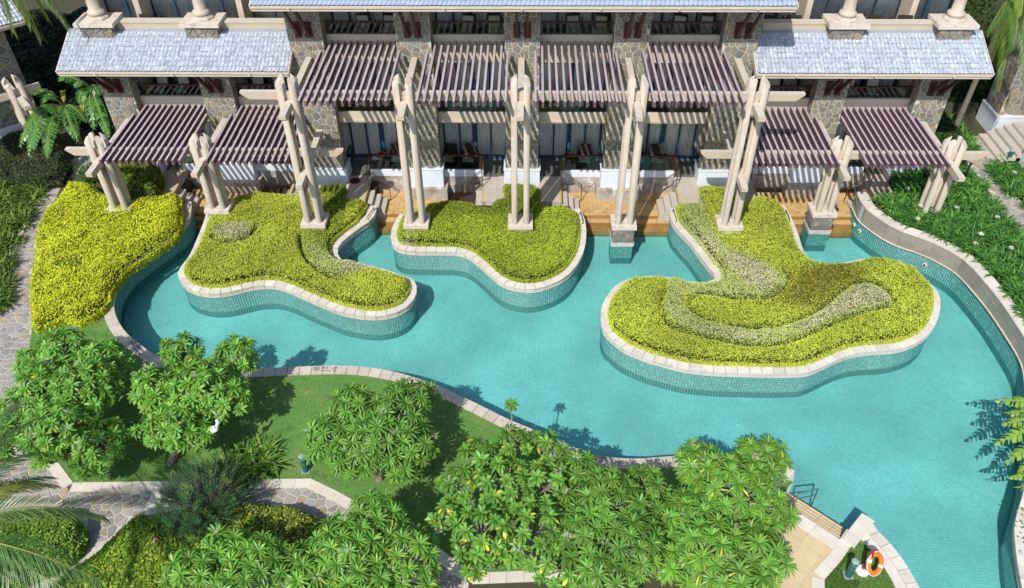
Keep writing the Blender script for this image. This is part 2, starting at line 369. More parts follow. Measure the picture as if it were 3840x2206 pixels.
isleC += TR(M3, [(100,1290),(250,1303),(450,1310),(650,1315),(850,1312),(950,1300),(1050,1258),(1150,1210),(1270,1168),(1400,1148),(1530,1140),(1640,1122),(1740,1085),(1820,1030),(1870,960),(1900,880),(1912,790),(1900,730),(1870,680),(1830,600,1.3),(1760,520,1.3),(1650,470,1.3),(1520,440,1.3),(1380,430,1.3),(1250,455,1.3),(1120,470,1.3),(1000,460,1.3),(930,420,1.25),(885,385),(860,300),(835,230),(805,165),(775,105),(745,60)])
cL = smooth(bankL, .12); cB = smooth(bankB, .12); cR2 = smooth(bankR2, .12); cR = smooth(bankR, .12)
cA = smooth(isleA, .12); cI = smooth(isleB, .12); cC = smooth(isleC, .12)
DECK_Z, TERR_Z, LAND_Z = .41, 1.20, .98
YD, YW = 29.52, 31.36
pool = [tuple(p) for p in offset(cL, -.2)]+[cornA, cornB, (9.9,13.7)]+[tuple(p) for p in offset(cB, -.2)]+[(13,4),(18,4)]+[tuple(p) for p in offset(cR2, -.2)]+[tuple(p) for p in offset(cR, .2)[::-1]]+[(15.4,30.0),(15.4,32.6),(-15.75,32.6),(-15.75,30.0)]

# ------------------------------------------------------------------ ground, water
def land_sheet(name, outer, holes, z, zb, matl):
    polys = [outer]+holes; vs = []; 
    for P in polys: vs += P
    tri = tessellate_polygon([[Vector((p[0], p[1], 0)) for p in P] for P in polys])
    fs = []
    for t in tri:
        a, b, c = [Vector(vs[i][:2]) for i in t]
        fs.append(t if (b-a).cross(c-a) > 0 else t[::-1])
    V = [(p[0], p[1], z) for p in vs]; n = len(vs); V += [(p[0], p[1], zb) for p in vs]; k = 0
    for P in polys:
        m = len(P)
        for i in range(m): fs.append((k+i, k+(i+1) % m, n+k+(i+1) % m, n+k+i))
        k += m
    me = bpy.data.meshes.new(name); me.from_pydata(V, [], [tuple(f) for f in fs]); me.materials.append(matl)
    return put(name, me, None, (0, 0, 0))
GRASS = mat('lawn_turf', (.125, .265, .06), .95, (.09, .21, .045), 1.3, 8, bump=.6, bscale=60, stain=[((.25, .28, .10), .9, .54, .8), ((.14, .27, .07), 14, .45, .7), ((.07, .15, .03), 2.3, .55, .75)])
EARTH = mat('dark_earth', (.075, .065, .04), .95, (.045, .055, .025), 1.5, 8, bump=.5)  # dark earth tone, the same over the whole ground sheet
def dedupe(P):
    out = []
    for p in P:
        if not out or hypot(p[0]-out[-1][0], p[1]-out[-1][1]) > .03: out.append((float(p[0]), float(p[1])))
    return out
land_out = [(-70,-12),(70,-12),(70,120),(-70,120)]
tag(land_sheet('ground', [(p[0], p[1]) for p in land_out], [dedupe(pool)], LAND_Z, -.6, EARTH), kind='structure')
# pool floor, tiled: per-tile tone, joints
m = bpy.data.materials.new('pool_floor_mosaic'); m.use_nodes = True; t = m.node_tree; N = t.nodes; L = t.links; b = N['Principled BSDF']
geo = N.new('ShaderNodeNewGeometry'); br = N.new('ShaderNodeTexBrick'); br.offset = 0; br.inputs['Scale'].default_value = 1; br.inputs['Brick Width'].default_value = .1; br.inputs['Row Height'].default_value = .1
br.inputs['Mortar Size'].default_value = .006; br.inputs['Mortar Smooth'].default_value = .1; br.inputs['Bias'].default_value = 0
br.inputs['Color1'].default_value = (.15, .44, .43, 1); br.inputs['Color2'].default_value = (.185, .505, .495, 1); br.inputs['Mortar'].default_value = (.11, .37, .36, 1)
mp = N.new('ShaderNodeMapping'); mp.inputs['Rotation'].default_value = (0, 0, radians(2)); L.new(geo.outputs['Position'], mp.inputs[0]); L.new(mp.outputs[0], br.inputs['Vector'])
n1 = N.new('ShaderNodeTexNoise'); n1.inputs['Scale'].default_value = .35; n1.inputs['Detail'].default_value = 5; L.new(geo.outputs['Position'], n1.inputs['Vector'])
r1 = N.new('ShaderNodeMapRange'); r1.inputs[1].default_value = .35; r1.inputs[2].default_value = .65; r1.inputs[3].default_value = .84; r1.inputs[4].default_value = 1.10; L.new(n1.outputs[0], r1.inputs[0])
n2 = N.new('ShaderNodeTexVoronoi'); n2.inputs['Scale'].default_value = 1.6; L.new(geo.outputs['Position'], n2.inputs['Vector'])
r2 = N.new('ShaderNodeMapRange'); r2.inputs[3].default_value = .97; r2.inputs[4].default_value = 1.04; L.new(n2.outputs['Distance'], r2.inputs[0])
mm = N.new('ShaderNodeMath'); mm.operation = 'MULTIPLY'; L.new(r1.outputs[0], mm.inputs[0]); L.new(r2.outputs[0], mm.inputs[1])
hs = N.new('ShaderNodeHueSaturation'); L.new(br.outputs[0], hs.inputs['Color']); L.new(mm.outputs[0], hs.inputs['Value'])
L.new(hs.outputs[0], b.inputs['Base Color']); b.inputs['Roughness'].default_value = .6
mb = MB(); mb.add([(-30,-2,-.3),(30,-2,-.3),(30,33,-.3),(-30,33,-.3)], [(0,1,2,3)])
tag(mb.build('pool_floor', m, loc=(0, 12, -.3)), kind='structure')
WATER, N, L, gl, fr = sheer('pool_water', (.90, .985, .98), 0, .02); fr.inputs[0].default_value = 1.33
nz = N.new('ShaderNodeTexNoise'); nz.inputs['Scale'].default_value = 1.6; nz.inputs['Detail'].default_value = 3; bp = N.new('ShaderNodeBump'); bp.inputs['Strength'].default_value = .35; bp.inputs['Distance'].default_value = .03
g2 = N.new('ShaderNodeNewGeometry'); L.new(g2.outputs['Position'], nz.inputs['Vector']); L.new(nz.outputs[0], bp.inputs['Height']); L.new(bp.outputs[0], gl.inputs['Normal']); L.new(bp.outputs[0], fr.inputs['Normal'])
PP = dedupe(pool)
tri = tessellate_polygon([[Vector((p[0], p[1], 0)) for p in PP]]); me = bpy.data.meshes.new('pool_water')
me.from_pydata([(p[0], p[1], 0) for p in PP], [], [tuple(t_) if (Vector(PP[t_[1]])-Vector(PP[t_[0]])).cross(Vector(PP[t_[2]])-Vector(PP[t_[0]])) > 0 else tuple(t_[::-1]) for t_ in tri]); me.materials.append(WATER)
tag(put('pool_water', me), kind='structure')

# ------------------------------------------------------------------ curved pool walls
def curved_wall(name, A, side, label, cat, zc=1.05, wc=.37, cap=COPING, band=BAND, group=None, blk=.42, zband=.80, ztile=None, capstone='coping_stone', core_w=.32, hi=None):
    """A pool-side curve; side=+1 land on the left. coping, band, mosaic down to the pool floor. hi=(z0,z1) tall plain wall above the band"""
    a = A.mean(0); root = thing(name, (A[0][0], A[0][1], -.3), label, cat, group)
    zt = ztile or zband
    core = MB(); strip(offset(A, side*.035), side*core_w, -.35, zc-.055, core); core.build('wall_core', GROUT_W, root)
    Rr = random.Random(len(A))
    C0 = resample(A, blk); n_ = normals(C0)*side
    for i in range(len(C0)-1):
        p, q = C0[i], C0[i+1]; d = (q-p)/np.hypot(*(q-p)); g = .010
        ai = p+d*g+n_[i]*-.02; bi = q-d*g+n_[i+1]*-.02; ao = p+d*g+n_[i]*wc; bo = q-d*g+n_[i+1]*wc
        mb = MB(); h = Rr.uniform(-.004, .004); mb.prism([tuple(ai), tuple(bi), tuple(bo), tuple(ao)], zc-.055, zc+h)
        mb.build(capstone, cap, root)
        if band is not None:
            ai = p+d*g+n_[i]*.012; bi = q-d*g+n_[i+1]*.012; ao = p+d*g+n_[i]*.05; bo = q-d*g+n_[i+1]*.05
            mb = MB(); mb.prism([tuple(ai), tuple(bi), tuple(bo), tuple(ao)], zband+.012, zc-.06); mb.build('band_stone', band, root)
    if band is not None:
        lip = MB(); strip(offset(A, side*.005), side*.05, zband-.012, zband+.01, lip); lip.build('band_lip', BAND, root)
    T = resample(A, .1); nn = normals(T)*side; rows = int((zt+.3)/.1)
    V = []; Fq = []; ks = []
    for i in range(len(T)-1):
        p, q = T[i], T[i+1]; d = (q-p)/np.hypot(*(q-p)); n1_ = (nn[i]+nn[i+1])/2
        a_ = p+d*.006+n1_*.03; b_ = q-d*.006+n1_*.03; a2 = a_+n1_*.012; b2 = b_+n1_*.012
        for j in range(rows):
            z1 = zt-.016-j*.1; z0 = z1-.088; k = len(V)
            V += [(a_[0],a_[1],z0),(b_[0],b_[1],z0),(b_[0],b_[1],z1),(a_[0],a_[1],z1),(a2[0],a2[1],z0),(b2[0],b2[1],z0),(b2[0],b2[1],z1),(a2[0],a2[1],z1)]
            Fq += [(k,k+1,k+2,k+3),(k,k+3,k+7,k+4),(k+1,k+5,k+6,k+2),(k+3,k+2,k+6,k+7)]
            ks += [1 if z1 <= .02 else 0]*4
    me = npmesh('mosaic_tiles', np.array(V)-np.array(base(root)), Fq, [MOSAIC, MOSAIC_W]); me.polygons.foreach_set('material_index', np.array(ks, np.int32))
    o = put('mosaic_tiles', me, root, base(root)); o['kind'] = 'stuff'
    return root
curved_wall('pool_wall', cL, -1, 'long curving stone coping of the pool edge along the left garden and the lawn', 'pool wall', cap=COPING_T)
curved_wall('planter_wall', cA, 1, 'white stone rim round the left planter island that ends in a rounded tip', 'planter wall', group='stone rims of the planter islands')
curved_wall('planter_wall', cI, 1, 'white stone rim round the middle planter island', 'planter wall', group='stone rims of the planter islands')
curved_wall('planter_wall', cC, 1, 'white stone rim round the largest planter island with two lobes', 'planter wall', group='stone rims of the planter islands', band=BAND_G)
curved_wall('pool_wall', cB, -1, 'double white coping of the pool edge beside the life ring lawn', 'pool wall', wc=.30)
curved_wall('pool_wall', cR2, -1, 'pale coping of the pool edge with creepers, at the right edge of the photo', 'pool wall', band=BAND_G, wc=.6)
# the tall right wall: mosaic, then plain stone slabs, then a cap at 1.6 m
def tall_wall():
    root = thing('retaining_wall', (cR[0][0], cR[0][1], -.3), 'tall curved grey stone wall over a mosaic band, in front of the green lily bed', 'retaining wall')
    A = cR[::-1].copy()                                       # land on the left
    core = MB(); strip(offset(A, -.05), -.35, -.35, 1.50, core) if False else strip(offset(A, -.05), -.4, -.35, 1.5, core)
    core.build('wall_core', GROUT_W, root)
    P = resample(A, .62); n_ = -normals(P)
    for i in range(len(P)-1):
        p, q = P[i], P[i+1]; d = (q-p)/np.hypot(*(q-p)); g = .003
        for z0, z1 in ((.83, 1.16), (1.166, 1.535)):
            x0 = p+d*g+n_[i]*.025; x1 = q-d*g+n_[i+1]*.025; y0 = p+d*g+n_[i]*.075; y1 = q-d*g+n_[i+1]*.075
            mb = MB(); mb.prism([tuple(x0), tuple(x1), tuple(y1), tuple(y0)], z0, z1); mb.build('wall_slab', SLAB, root)
        x0 = p+d*g-n_[i]*.0; x1 = q-d*g-n_[i+1]*.0; y0 = p+d*g+n_[i]*.46; y1 = q-d*g+n_[i+1]*.46
        mb = MB(); mb.prism([tuple(x0), tuple(x1), tuple(y1), tuple(y0)], 1.545, 1.60); mb.build('coping_stone', COPING, root)
    lip = MB(); strip(offset(A, .03), -.08, .795, .825, lip); lip.build('band_lip', BAND, root)
    T = resample(A, .1); nn = -normals(T); V = []; Fq = []; ks = []
    for i in range(len(T)-1):
        p, q = T[i], T[i+1]; d = (q-p)/np.hypot(*(q-p)); n1_ = (nn[i]+nn[i+1])/2
        a_ = p+d*.006+n1_*.035; b_ = q-d*.006+n1_*.035; a2 = a_+n1_*.02; b2 = b_+n1_*.02
        for j in range(11):
            z1 = .79-j*.1; z0 = z1-.088; k = len(V)
            V += [(a_[0],a_[1],z0),(b_[0],b_[1],z0),(b_[0],b_[1],z1),(a_[0],a_[1],z1),(a2[0],a2[1],z0),(b2[0],b2[1],z0),(b2[0],b2[1],z1),(a2[0],a2[1],z1)]
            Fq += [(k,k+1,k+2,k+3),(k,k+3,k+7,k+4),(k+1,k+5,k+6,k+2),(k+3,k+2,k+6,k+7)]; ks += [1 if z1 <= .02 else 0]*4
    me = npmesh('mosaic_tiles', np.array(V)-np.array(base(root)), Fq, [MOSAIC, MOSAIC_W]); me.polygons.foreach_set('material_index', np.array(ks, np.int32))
    put('mosaic_tiles', me, root, base(root))['kind'] = 'stuff'
    for u, v, Y in ((2560+1330/1.98, 735+260/1.98, 28.47), (2560+1785/1.98, 735+508/1.98, 26.3), (2560+1302/1.98, 735+205/1.98, 28.8)):   # round inlets in the mosaic
        p = W(u, v, .45); j = np.argmin(np.hypot(A[:, 0]-p.x, A[:, 1]-p.y)); nr = normals(A)[j]; c = Vector((A[j][0]+nr[0]*.0, A[j][1]+nr[1]*.0, .42)); d = Vector((nr[0], nr[1], 0))
        mb = MB(); mb.tube([c-d*.03, c+d*.03], .10, 14); f_ = mb.build('inlet_fitting', COPING, root); mb = MB(); mb.tube([c+d*.03, c+d*.045], .055, 12); mb.build('inlet_nozzle', STEEL, f_)
    return root
SLAB = mat('grey_stone_slab', (.33, .295, .245), .45, (.275, .243, .20), 2.5, 6, bump=.1, rnd=.09, spec=.5, stain=[((.225, .19, .15), 1.6, .52, .75), ((.42, .39, .34), 3.4, .6, .8)])
tall_wall()
# soil inside the planters
def fill(name, curve, extra, z0, z1, matl, label, cat):
    mb = MB(); mb.prism(dedupe([tuple(p) for p in offset(curve, .30)[::3]]+extra), z0, z1); o = mb.build(name, matl, loc=(0, 0, z0)); return o
for c, ex in ((cA, [(-6.9, 30.6), (-6.9, 31.3), (-10.2, 31.3), (-12.5, 29.9)]), (cI, [(1.4, 30.6), (-2.0, 30.6)]), (cC, [(9.6, 31.2), (6.9, 31.2), (6.9, 29.6)])):
    tag(fill('planter_soil', c, ex, -.3, .97, SOIL, '', ''), kind='structure')

# ------------------------------------------------------------------ deck, steps, platforms before the rooms
mb = MB(); mb.box((-15.7, YD+.03, -.5), (15.4, YW+.6, DECK_Z-.02)); tag(mb.build('pool_deck', DECKJ), kind='structure'); deck = bpy.data.objects['pool_deck']
inA = [tuple(p) for p in cA]; inB = [tuple(p) for p in cI]; inC = [tuple(p) for p in cC]
cand = []
pav = MB().box((-.203, -.097, 0), (.203, .097, .025)).mesh('paver', DECKY)
gaps = [(-15.7, -13.1), (-7.4, -3.9), (1.2, 7.4), (9.6, 15.3)]
extra = MB(); k = 0
for r in range(9):
    y = YD+.105+r*.208
    for i in range(80):
        x = -15.5+i*.42+(.21 if r % 2 else 0)
        if x > 15.2: break
        if any(a <= x <= b for a, b in gaps) and k < 300 and (y < 31.5):
            put('paver', pav, deck, (x, y, DECK_Z-.02)); k += 1
        elif k >= 300 and any(a <= x <= b for a, b in gaps): extra.box((x-.207, y-.1, DECK_Z-.02), (x+.207, y+.1, DECK_Z+.005))
if extra.v: tag(extra.build('paver', DECKY, deck), kind='stuff')
tread = MB().box((-.203, -.165, -.19), (.203, .165, 0)).mesh('step_block', DECKY); tread.materials.append(WETY); tread.polygons[2].material_index = 1
treadw = MB().box((-.203, -.165, -.25), (.207, .165, 0)).mesh('step_block', WETY)
for (zt_, yc, ms) in ((.215, 29.36, tread), (.02, 29.04, treadw)):
    st = thing('pool_steps', (0, yc, zt_-.2), 'long yellow sandstone step %s' % ('between the deck edge and the waterline' if zt_ > .1 else 'darkened by water, lowest before the pool'), 'step', 'long steps down to the pool')
    mb = MB(); mb.box((-15.3, yc-.155, -.4), (15.2, yc+.16, zt_-.012)); mb.build('step_bed', DECKJ, st); k = 0
    for i in range(74):
        x = -15.2+i*.42+(.2 if zt_ > .1 else 0)
        if any(a-.2 <= x <= b+.3 for a, b in gaps) and x < 15.1: put('step_block', ms, st, (x, yc, zt_))
# riser under the deck edge
rb = MB().box((-.203, -.02, -.19), (.207, .02, 0)).mesh('riser_block', WETY)
for i in range(74):
    x = -15.2+i*.42
    if any(a-.2 <= x <= b+.3 for a, b in gaps) and x < 15.1: put('riser_block', rb, deck, (x, YD+.012, DECK_Z-.022))

PX = dict(L1=-17.65, L2=-13.33, T1=-8.97, T2=-4.62, T3=-.25, T4=4.11, T5=8.46, R1=12.8, R2=17.1)
plat_specs = [('L1', 1, 0), ('T1', -1, 0), ('T1', 1, 0), ('T3', -1, 0), ('T3', 1, 0), ('T5', -1, 0), ('T5', 1, 0), ('R2', -1, 0)]
desc = {('L1', 1): 'at the far left end of the terrace', ('T1', -1): 'left of the tall column group at the left', ('T1', 1): 'right of the tall column group at the left',
        ('T3', -1): 'left of the middle column group', ('T3', 1): 'right of the middle column group', ('T5', -1): 'left of the tall column group at the right', ('T5', 1): 'right of the tall column group at the right', ('R2', -1): 'at the right end of the terrace, beside the lily bed'}
YELLOW = mat('yellow_edge_paint', (.55, .40, .06), .8)
RAILM = mat('bronze_handrail', (.26, .20, .145), .3, (.18, .14, .10), 3, metal=.75)
for key, sd, _ in plat_specs:
    xc = PX[key]; a = xc+sd*.74; b = xc+sd*1.78; x0, x1 = min(a, b), max(a, b)
    yb = YW+(.45 if key in ('L1', 'R2') or (key, sd) in (('T1', -1), ('T5', 1)) else 0.08)
    o = thing('entry_platform', ((x0+x1)/2, 29.4, -.3), 'grey paved landing with steps, '+desc[(key, sd)], 'landing', 'landings before the ground floor rooms')
    mb = MB(); mb.box((x0, 29.42, -.35), (x1, yb, TERR_Z-.03)); mb.build('platform_block', GREYW, o)
    Rr = random.Random(key+str(sd)); nx = 3; ny = 6
    for i in range(nx):
        for j in range(ny):
            px0 = x0+(x1-x0)*i/nx; px1 = x0+(x1-x0)*(i+1)/nx; py0 = 29.40+(yb-29.42)*j/ny; py1 = 29.40+(yb-29.42)*(j+1)/ny
            mb = MB(); mb.box((px0+.003, py0+.003, TERR_Z-.03), (px1-.003, py1-.003, TERR_Z+Rr.uniform(-.002, .002))); mb.build('paving_slab', PLAT, o)
    for s_ in range(3):
        xa = b+sd*(.27*s_); xb = b+sd*(.27*(s_+1)); z = TERR_Z-.2*(s_+1)
        mb = MB(); mb.box((min(xa, xb), 29.42-.0*s_, -.3), (max(xa, xb), 30.52, z)); mb.build('step', STEPM, o)
    e = b-sd*.05; mb = MB(); mb.box((e-.035, 29.45, TERR_Z+.001), (e+.035, 30.5, TERR_Z+.006)); mb.build('edge_stripe', YELLOW, o)
    # sloping handrail at the back of the steps
    hr = thing('handrail', (b, 30.4, TERR_Z), 'bent bronze handrail of the landing '+desc[(key, sd)].replace(', beside the lily bed', ''), 'handrail', 'handrails at the landing steps')
    xb2 = b+sd*.92
    mb = MB(); mb.tube([(b, 30.55, TERR_Z+.9), (xb2, 30.50, DECK_Z+.95)], .022, 7); mb.build('top_rail', RAILM, hr)
    mb = MB(); mb.tube([(b, 30.58, TERR_Z+.78), (xb2, 30.53, DECK_Z+.83)], .014, 6); mb.build('lower_rail', RAILM, hr)
    for px_, z0, z1 in ((b, TERR_Z, TERR_Z+.9), (xb2, DECK_Z, DECK_Z+.95)):
        mb = MB(); mb.tube([(px_, 30.55, z0), (px_, 30.55, z1)], .022, 7); mb.build('post', RAILM, hr)
    mb = MB(); mb.tube([(b, 30.55, TERR_Z+.9), (b-sd*.02, YW, TERR_Z+1.05)], .022, 7); mb.build('back_rail', RAILM, hr)
    mb = MB(); mb.tube([(b-sd*.02, YW, TERR_Z), (b-sd*.02, YW, TERR_Z+1.05)], .022, 7); mb.build('post', RAILM, hr)
# short steel grab rails on the rims
for u, v, u2, v2, lab in ((1000+1495/3.956, 550+1045/3.956, 1000+1595/3.956, 550+900/3.956, 'left planter island'), (1640+2120/3.956, 550+960/3.956, 1640+2160/3.956, 550+1105/3.956, 'middle planter island'),
                     (2200+1285/3.956, 550+925/3.956, 2200+1330/3.956, 550+1085/3.956, 'left edge of the largest planter island'), (2760+740/3.956, 500+1140/3.956, 2760+800/3.956, 500+1275/3.956, 'right edge of the largest planter island'), (735+ -50, 735+60/1.98, 683, 735+130/1.98, 'curving wall of the left garden')):
    p = W(u, v, 1.17); q = W(u2, v2, 1.17)
    if 'left garden' in lab: p = W(707, 760, 1.2); q = W(684, 800, 1.2)
    g = thing('grab_rail', (p.x, p.y, 1.05), 'short steel grab rail on the stone rim, '+lab, 'grab rail', 'grab rails on the stone rims')
    d = (q-p).normalized(); mb = MB(); mb.tube([p-Vector((0,0,.12)), p, q, q-Vector((0,0,.12))], .02, 7); mb.build('rail', STEEL, g)
    for e in (p, q): mb = MB(); mb.lathe((e.x, e.y, 1.045), [(.05, 0), (.05, .012), (.03, .02)], 10); mb.build('mounting_disc', STEEL, g)
p0, q0 = W(2760+1780/3.956, 500+890/3.956, 1.9), W(2760+1860/3.956, 500+1215/3.956, .95)
g = thing('grab_rail', (p0.x, p0.y, .9), 'long steel handrail sloping down the tall curved wall beside the yellow steps', 'grab rail')
pa = Vector((14.36, 30.0, 1.75)); pb = Vector((14.38, 28.75, .95))
mb = MB(); mb.tube([pa+Vector((.18,0,0)), pa, pb, pb+Vector((.14,.0,0))], .025, 8); mb.build('rail', STEEL, g)
# ------------------------------------------------------------------ buildings
def strut(root, x, yp, ye, zb, ze, dx=0):
    mb = MB(); mb.box((x-.13, yp-.09, zb), (x+.13, yp+.02, zb+.62)); b_ = mb.build('bracket_block', MAROON, root)
    mb = MB(); mb.bar((x+.0, yp-.06, zb+.10), (x+dx, ye, ze), .10, .13); mb.build('strut', MAROON, root)
def pier(root, xc, yp, z0, z1, wd=1.45, dep=.72, sideR=True, sideL=True, cell=.275, seed=1, base_h=None):
    """stone-faced pier; root is the building"""
    x0, x1 = xc-wd/2, xc+wd/2
    mb = MB(); mb.box((x0+.03, yp+.03, z0), (x1-.03, yp+2.1, z1)); p = mb.build('pier', MORTAR, root)
    stone_face(p, (x0+.03, yp+.03, z0), (1,0,0), (0,0,1), wd-.06, z1-z0, cell, seed)
    if sideR: stone_face(p, (x1-.03, yp+.03, z0), (0,1,0), (0,0,1), dep, z1-z0, cell, seed+50)
    if sideL: stone_face(p, (x0+.03, yp+.03+dep, z0), (0,-1,0), (0,0,1), dep, z1-z0, cell, seed+90)
    return p
def pier_base(root, xc, yp, wide, low=True):
    mb = MB(); mb.box((xc-.80, yp-.05, .985), (xc+.80, yp+.9, 1.88)); mb.box((xc-.83, yp-.08, 1.88), (xc+.83, yp+.9, 1.925)); mb.build('pier_base', WHITEP, root)
    if low: mb = MB(); mb.box((xc-.98, yp-.27, .38), (xc+.98, yp+.6, .985)); mb.build('plinth_block', GREYW, root)
def curtain(x0, x1, z0, z1, y, label, seed, group, gap=None):
    R = random.Random(seed); mb = MB(); xs = []; x = x0; 
    while x < x1: xs.append(x); x += R.uniform(.035, .07)
    xs.append(x1); n = len(xs); vs = []
    for j, z in enumerate((z0, z0+(z1-z0)*.5, z1)):
        for i, x in enumerate(xs): vs.append((x, y+(.045 if i % 2 else -.045)*R.uniform(.4, 1)*(1.3 if j == 0 else .8)+.02*sin(x*3), z+(R.uniform(-.01, .01) if j == 0 else 0)))
    fs = [(j*n+i, j*n+i+1, (j+1)*n+i+1, (j+1)*n+i) for j in range(2) for i in range(n-1)]
    mb.add(vs, fs); o = mb.build('curtain', CURTM); return tag(o, label, 'curtain', group)
def window(root, x0, x1, z0, z1, y, nm=4, frame=FRAME, mid=None):
    """sliding glass doors: frame with uprights, a pane between each pair"""
    mb = MB(); mb.box((x0, y-.05, z1-.08), (x1, y+.05, z1)); mb.box((x0, y-.05, z0), (x1, y+.05, z0+.07))
    xs = [x0+(x1-x0)*i/nm for i in range(nm+1)]
    for i, x in enumerate(xs):
        w_ = .075 if i in (0, nm) or i != nm//2 else .13; mb.box((x-w_/2, y-.045, z0), (x+w_/2, y+.045, z1))
    f_ = mb.build('window_frame', frame, root)
    for i in range(nm):
        mb = MB(); mb.box((xs[i]+.03, y-.006, z0+.06), (xs[i+1]-.03, y+.006, z1-.07)); mb.build('pane', PANE, f_)
    return f_
def balustrade(root, x0, x1, y, z0, z1, rail=MAROON):
    mb = MB(); mb.box((x0, y-.006, z0), (x1, y+.006, z1)); g = mb.build('glass_balustrade', GLASS, root)
    mb = MB(); mb.box((x0, y-.045, z1), (x1, y+.045, z1+.065)); mb.build('top_rail', rail, g)
    n = max(1, round((x1-x0)/1.4))
    for i in range(1, n): x = x0+(x1-x0)*i/n; mb = MB(); mb.box((x-.02, y-.02, z0), (x+.02, y+.02, z1)); mb.build('post', DARKMET, g)
    return g
# wave-profile tile, origin at the middle of its lower edge, running up +Y
def tile_mesh(name, wd, ln, matl, amp=.045):
    mb = MB(); n = 7; vs = []; th = .024
    for (y, lift) in ((0, .042), (ln, .0)):
        for k in range(n):
            a = 2*pi*k/(n-1); vs.append((-wd/2+wd*k/(n-1)*1.04, y, lift+amp*(1-cos(a))/2))
    for k in range(n): p = vs[k]; vs.append((p[0], p[1], p[2]-th))
    fs = [(k, k+1, n+k+1, n+k) for k in range(n-1)]+[(k, 2*n+k, 2*n+k+1, k+1) for k in range(n-1)]
    mb.add(vs, fs); return mb.mesh(name, matl)
def roof(root, x0, x1, ye, ze, yr, slope, tw, row, matl, parts=300, seed=1, skip=(), fascia=True):
    zr = ze+(yr-ye)*slope; ang = atan2(slope, 1)
    mb = MB(); mb.add([(x0, ye, ze-.12), (x1, ye, ze-.12), (x1, yr, zr-.12), (x0, yr, zr-.12), (x0, ye, ze), (x1, ye, ze), (x1, yr, zr), (x0, yr, zr)],
                      [(0,3,2,1),(4,5,6,7),(0,1,5,4),(1,2,6,5),(2,3,7,6),(3,0,4,7)]); rf = mb.build('roof', ROOF_B if matl is ROOF_B else ROOFBED, root)
    ml = tile_mesh('roof_tile', tw, row+.05, matl); nr = int(hypot(yr-ye, zr-ze)/row); nc = int((x1-x0)/tw); R = random.Random(seed); cnt = 0; rest = MB()
    V = [v.co.copy() for v in ml.vertices]; F = [tuple(p.vertices) for p in ml.polygons]
    for j in range(nr):
        for i in range(nc):
            x = x0+(i+.5)*(x1-x0)/nc; d = j*row-.05; y = ye+d*cos(ang); z = ze+d*sin(ang)+.012
            if any(a < x < b_ and y > c for a, b_, c in skip): continue
            jz = R.uniform(-.006, .010); jr = R.uniform(-.02, .02)
            if cnt < parts:
                put('roof_tile', ml, rf, (x, y, z+jz), (ang, 0, jr)); cnt += 1
            else:
                Mx = Matrix.Translation((x, y, z+jz)) @ Matrix.Rotation(jr, 4, 'Z') @ Matrix.Rotation(ang, 4, 'X')
                rest.add([Mx @ v for v in V], F)
    if rest.v: tag(rest.build('roof_tile', matl, rf), kind='stuff')
    if fascia:
        mb = MB(); mb.box((x0+.02, ye-.02, ze-.22), (x1-.02, ye+.10, ze-.015)); mb.box((x0+.0, ye-.07, ze-.10), (x1, ye-.02, ze-.03)); mb.build('eave_board', FASCIA, rf)
        mb = MB(); mb.box((x0+.1, ye+.1, ze-.24), (x1-.1, yr, ze-.15)); mb.build('soffit', FASCIA, rf)
        # verge boards
        for x in (x0, x1):
            mb = MB(); a = (x, ye-.03, ze-.10); b_ = (x, yr, zr-.10); mb.bar(a, b_, .07, .22); mb.build('verge_board', FASCIA, rf)
        for i in range(max(1, round((x1-x0)/3))):   # gutter outlets
            x = x0+(i+.5)*3*(x1-x0)/(3*max(1, round((x1-x0)/3))); mb = MB(); mb.tube([(x, ye-.02, ze-.08), (x, ye-.16, ze-.06)], .03, 8); mb.build('water_spout', COPING, rf)
    return rf
ROOFBED = mat('roof_bed', (.28, .31, .36), .8)
YF = 31.42
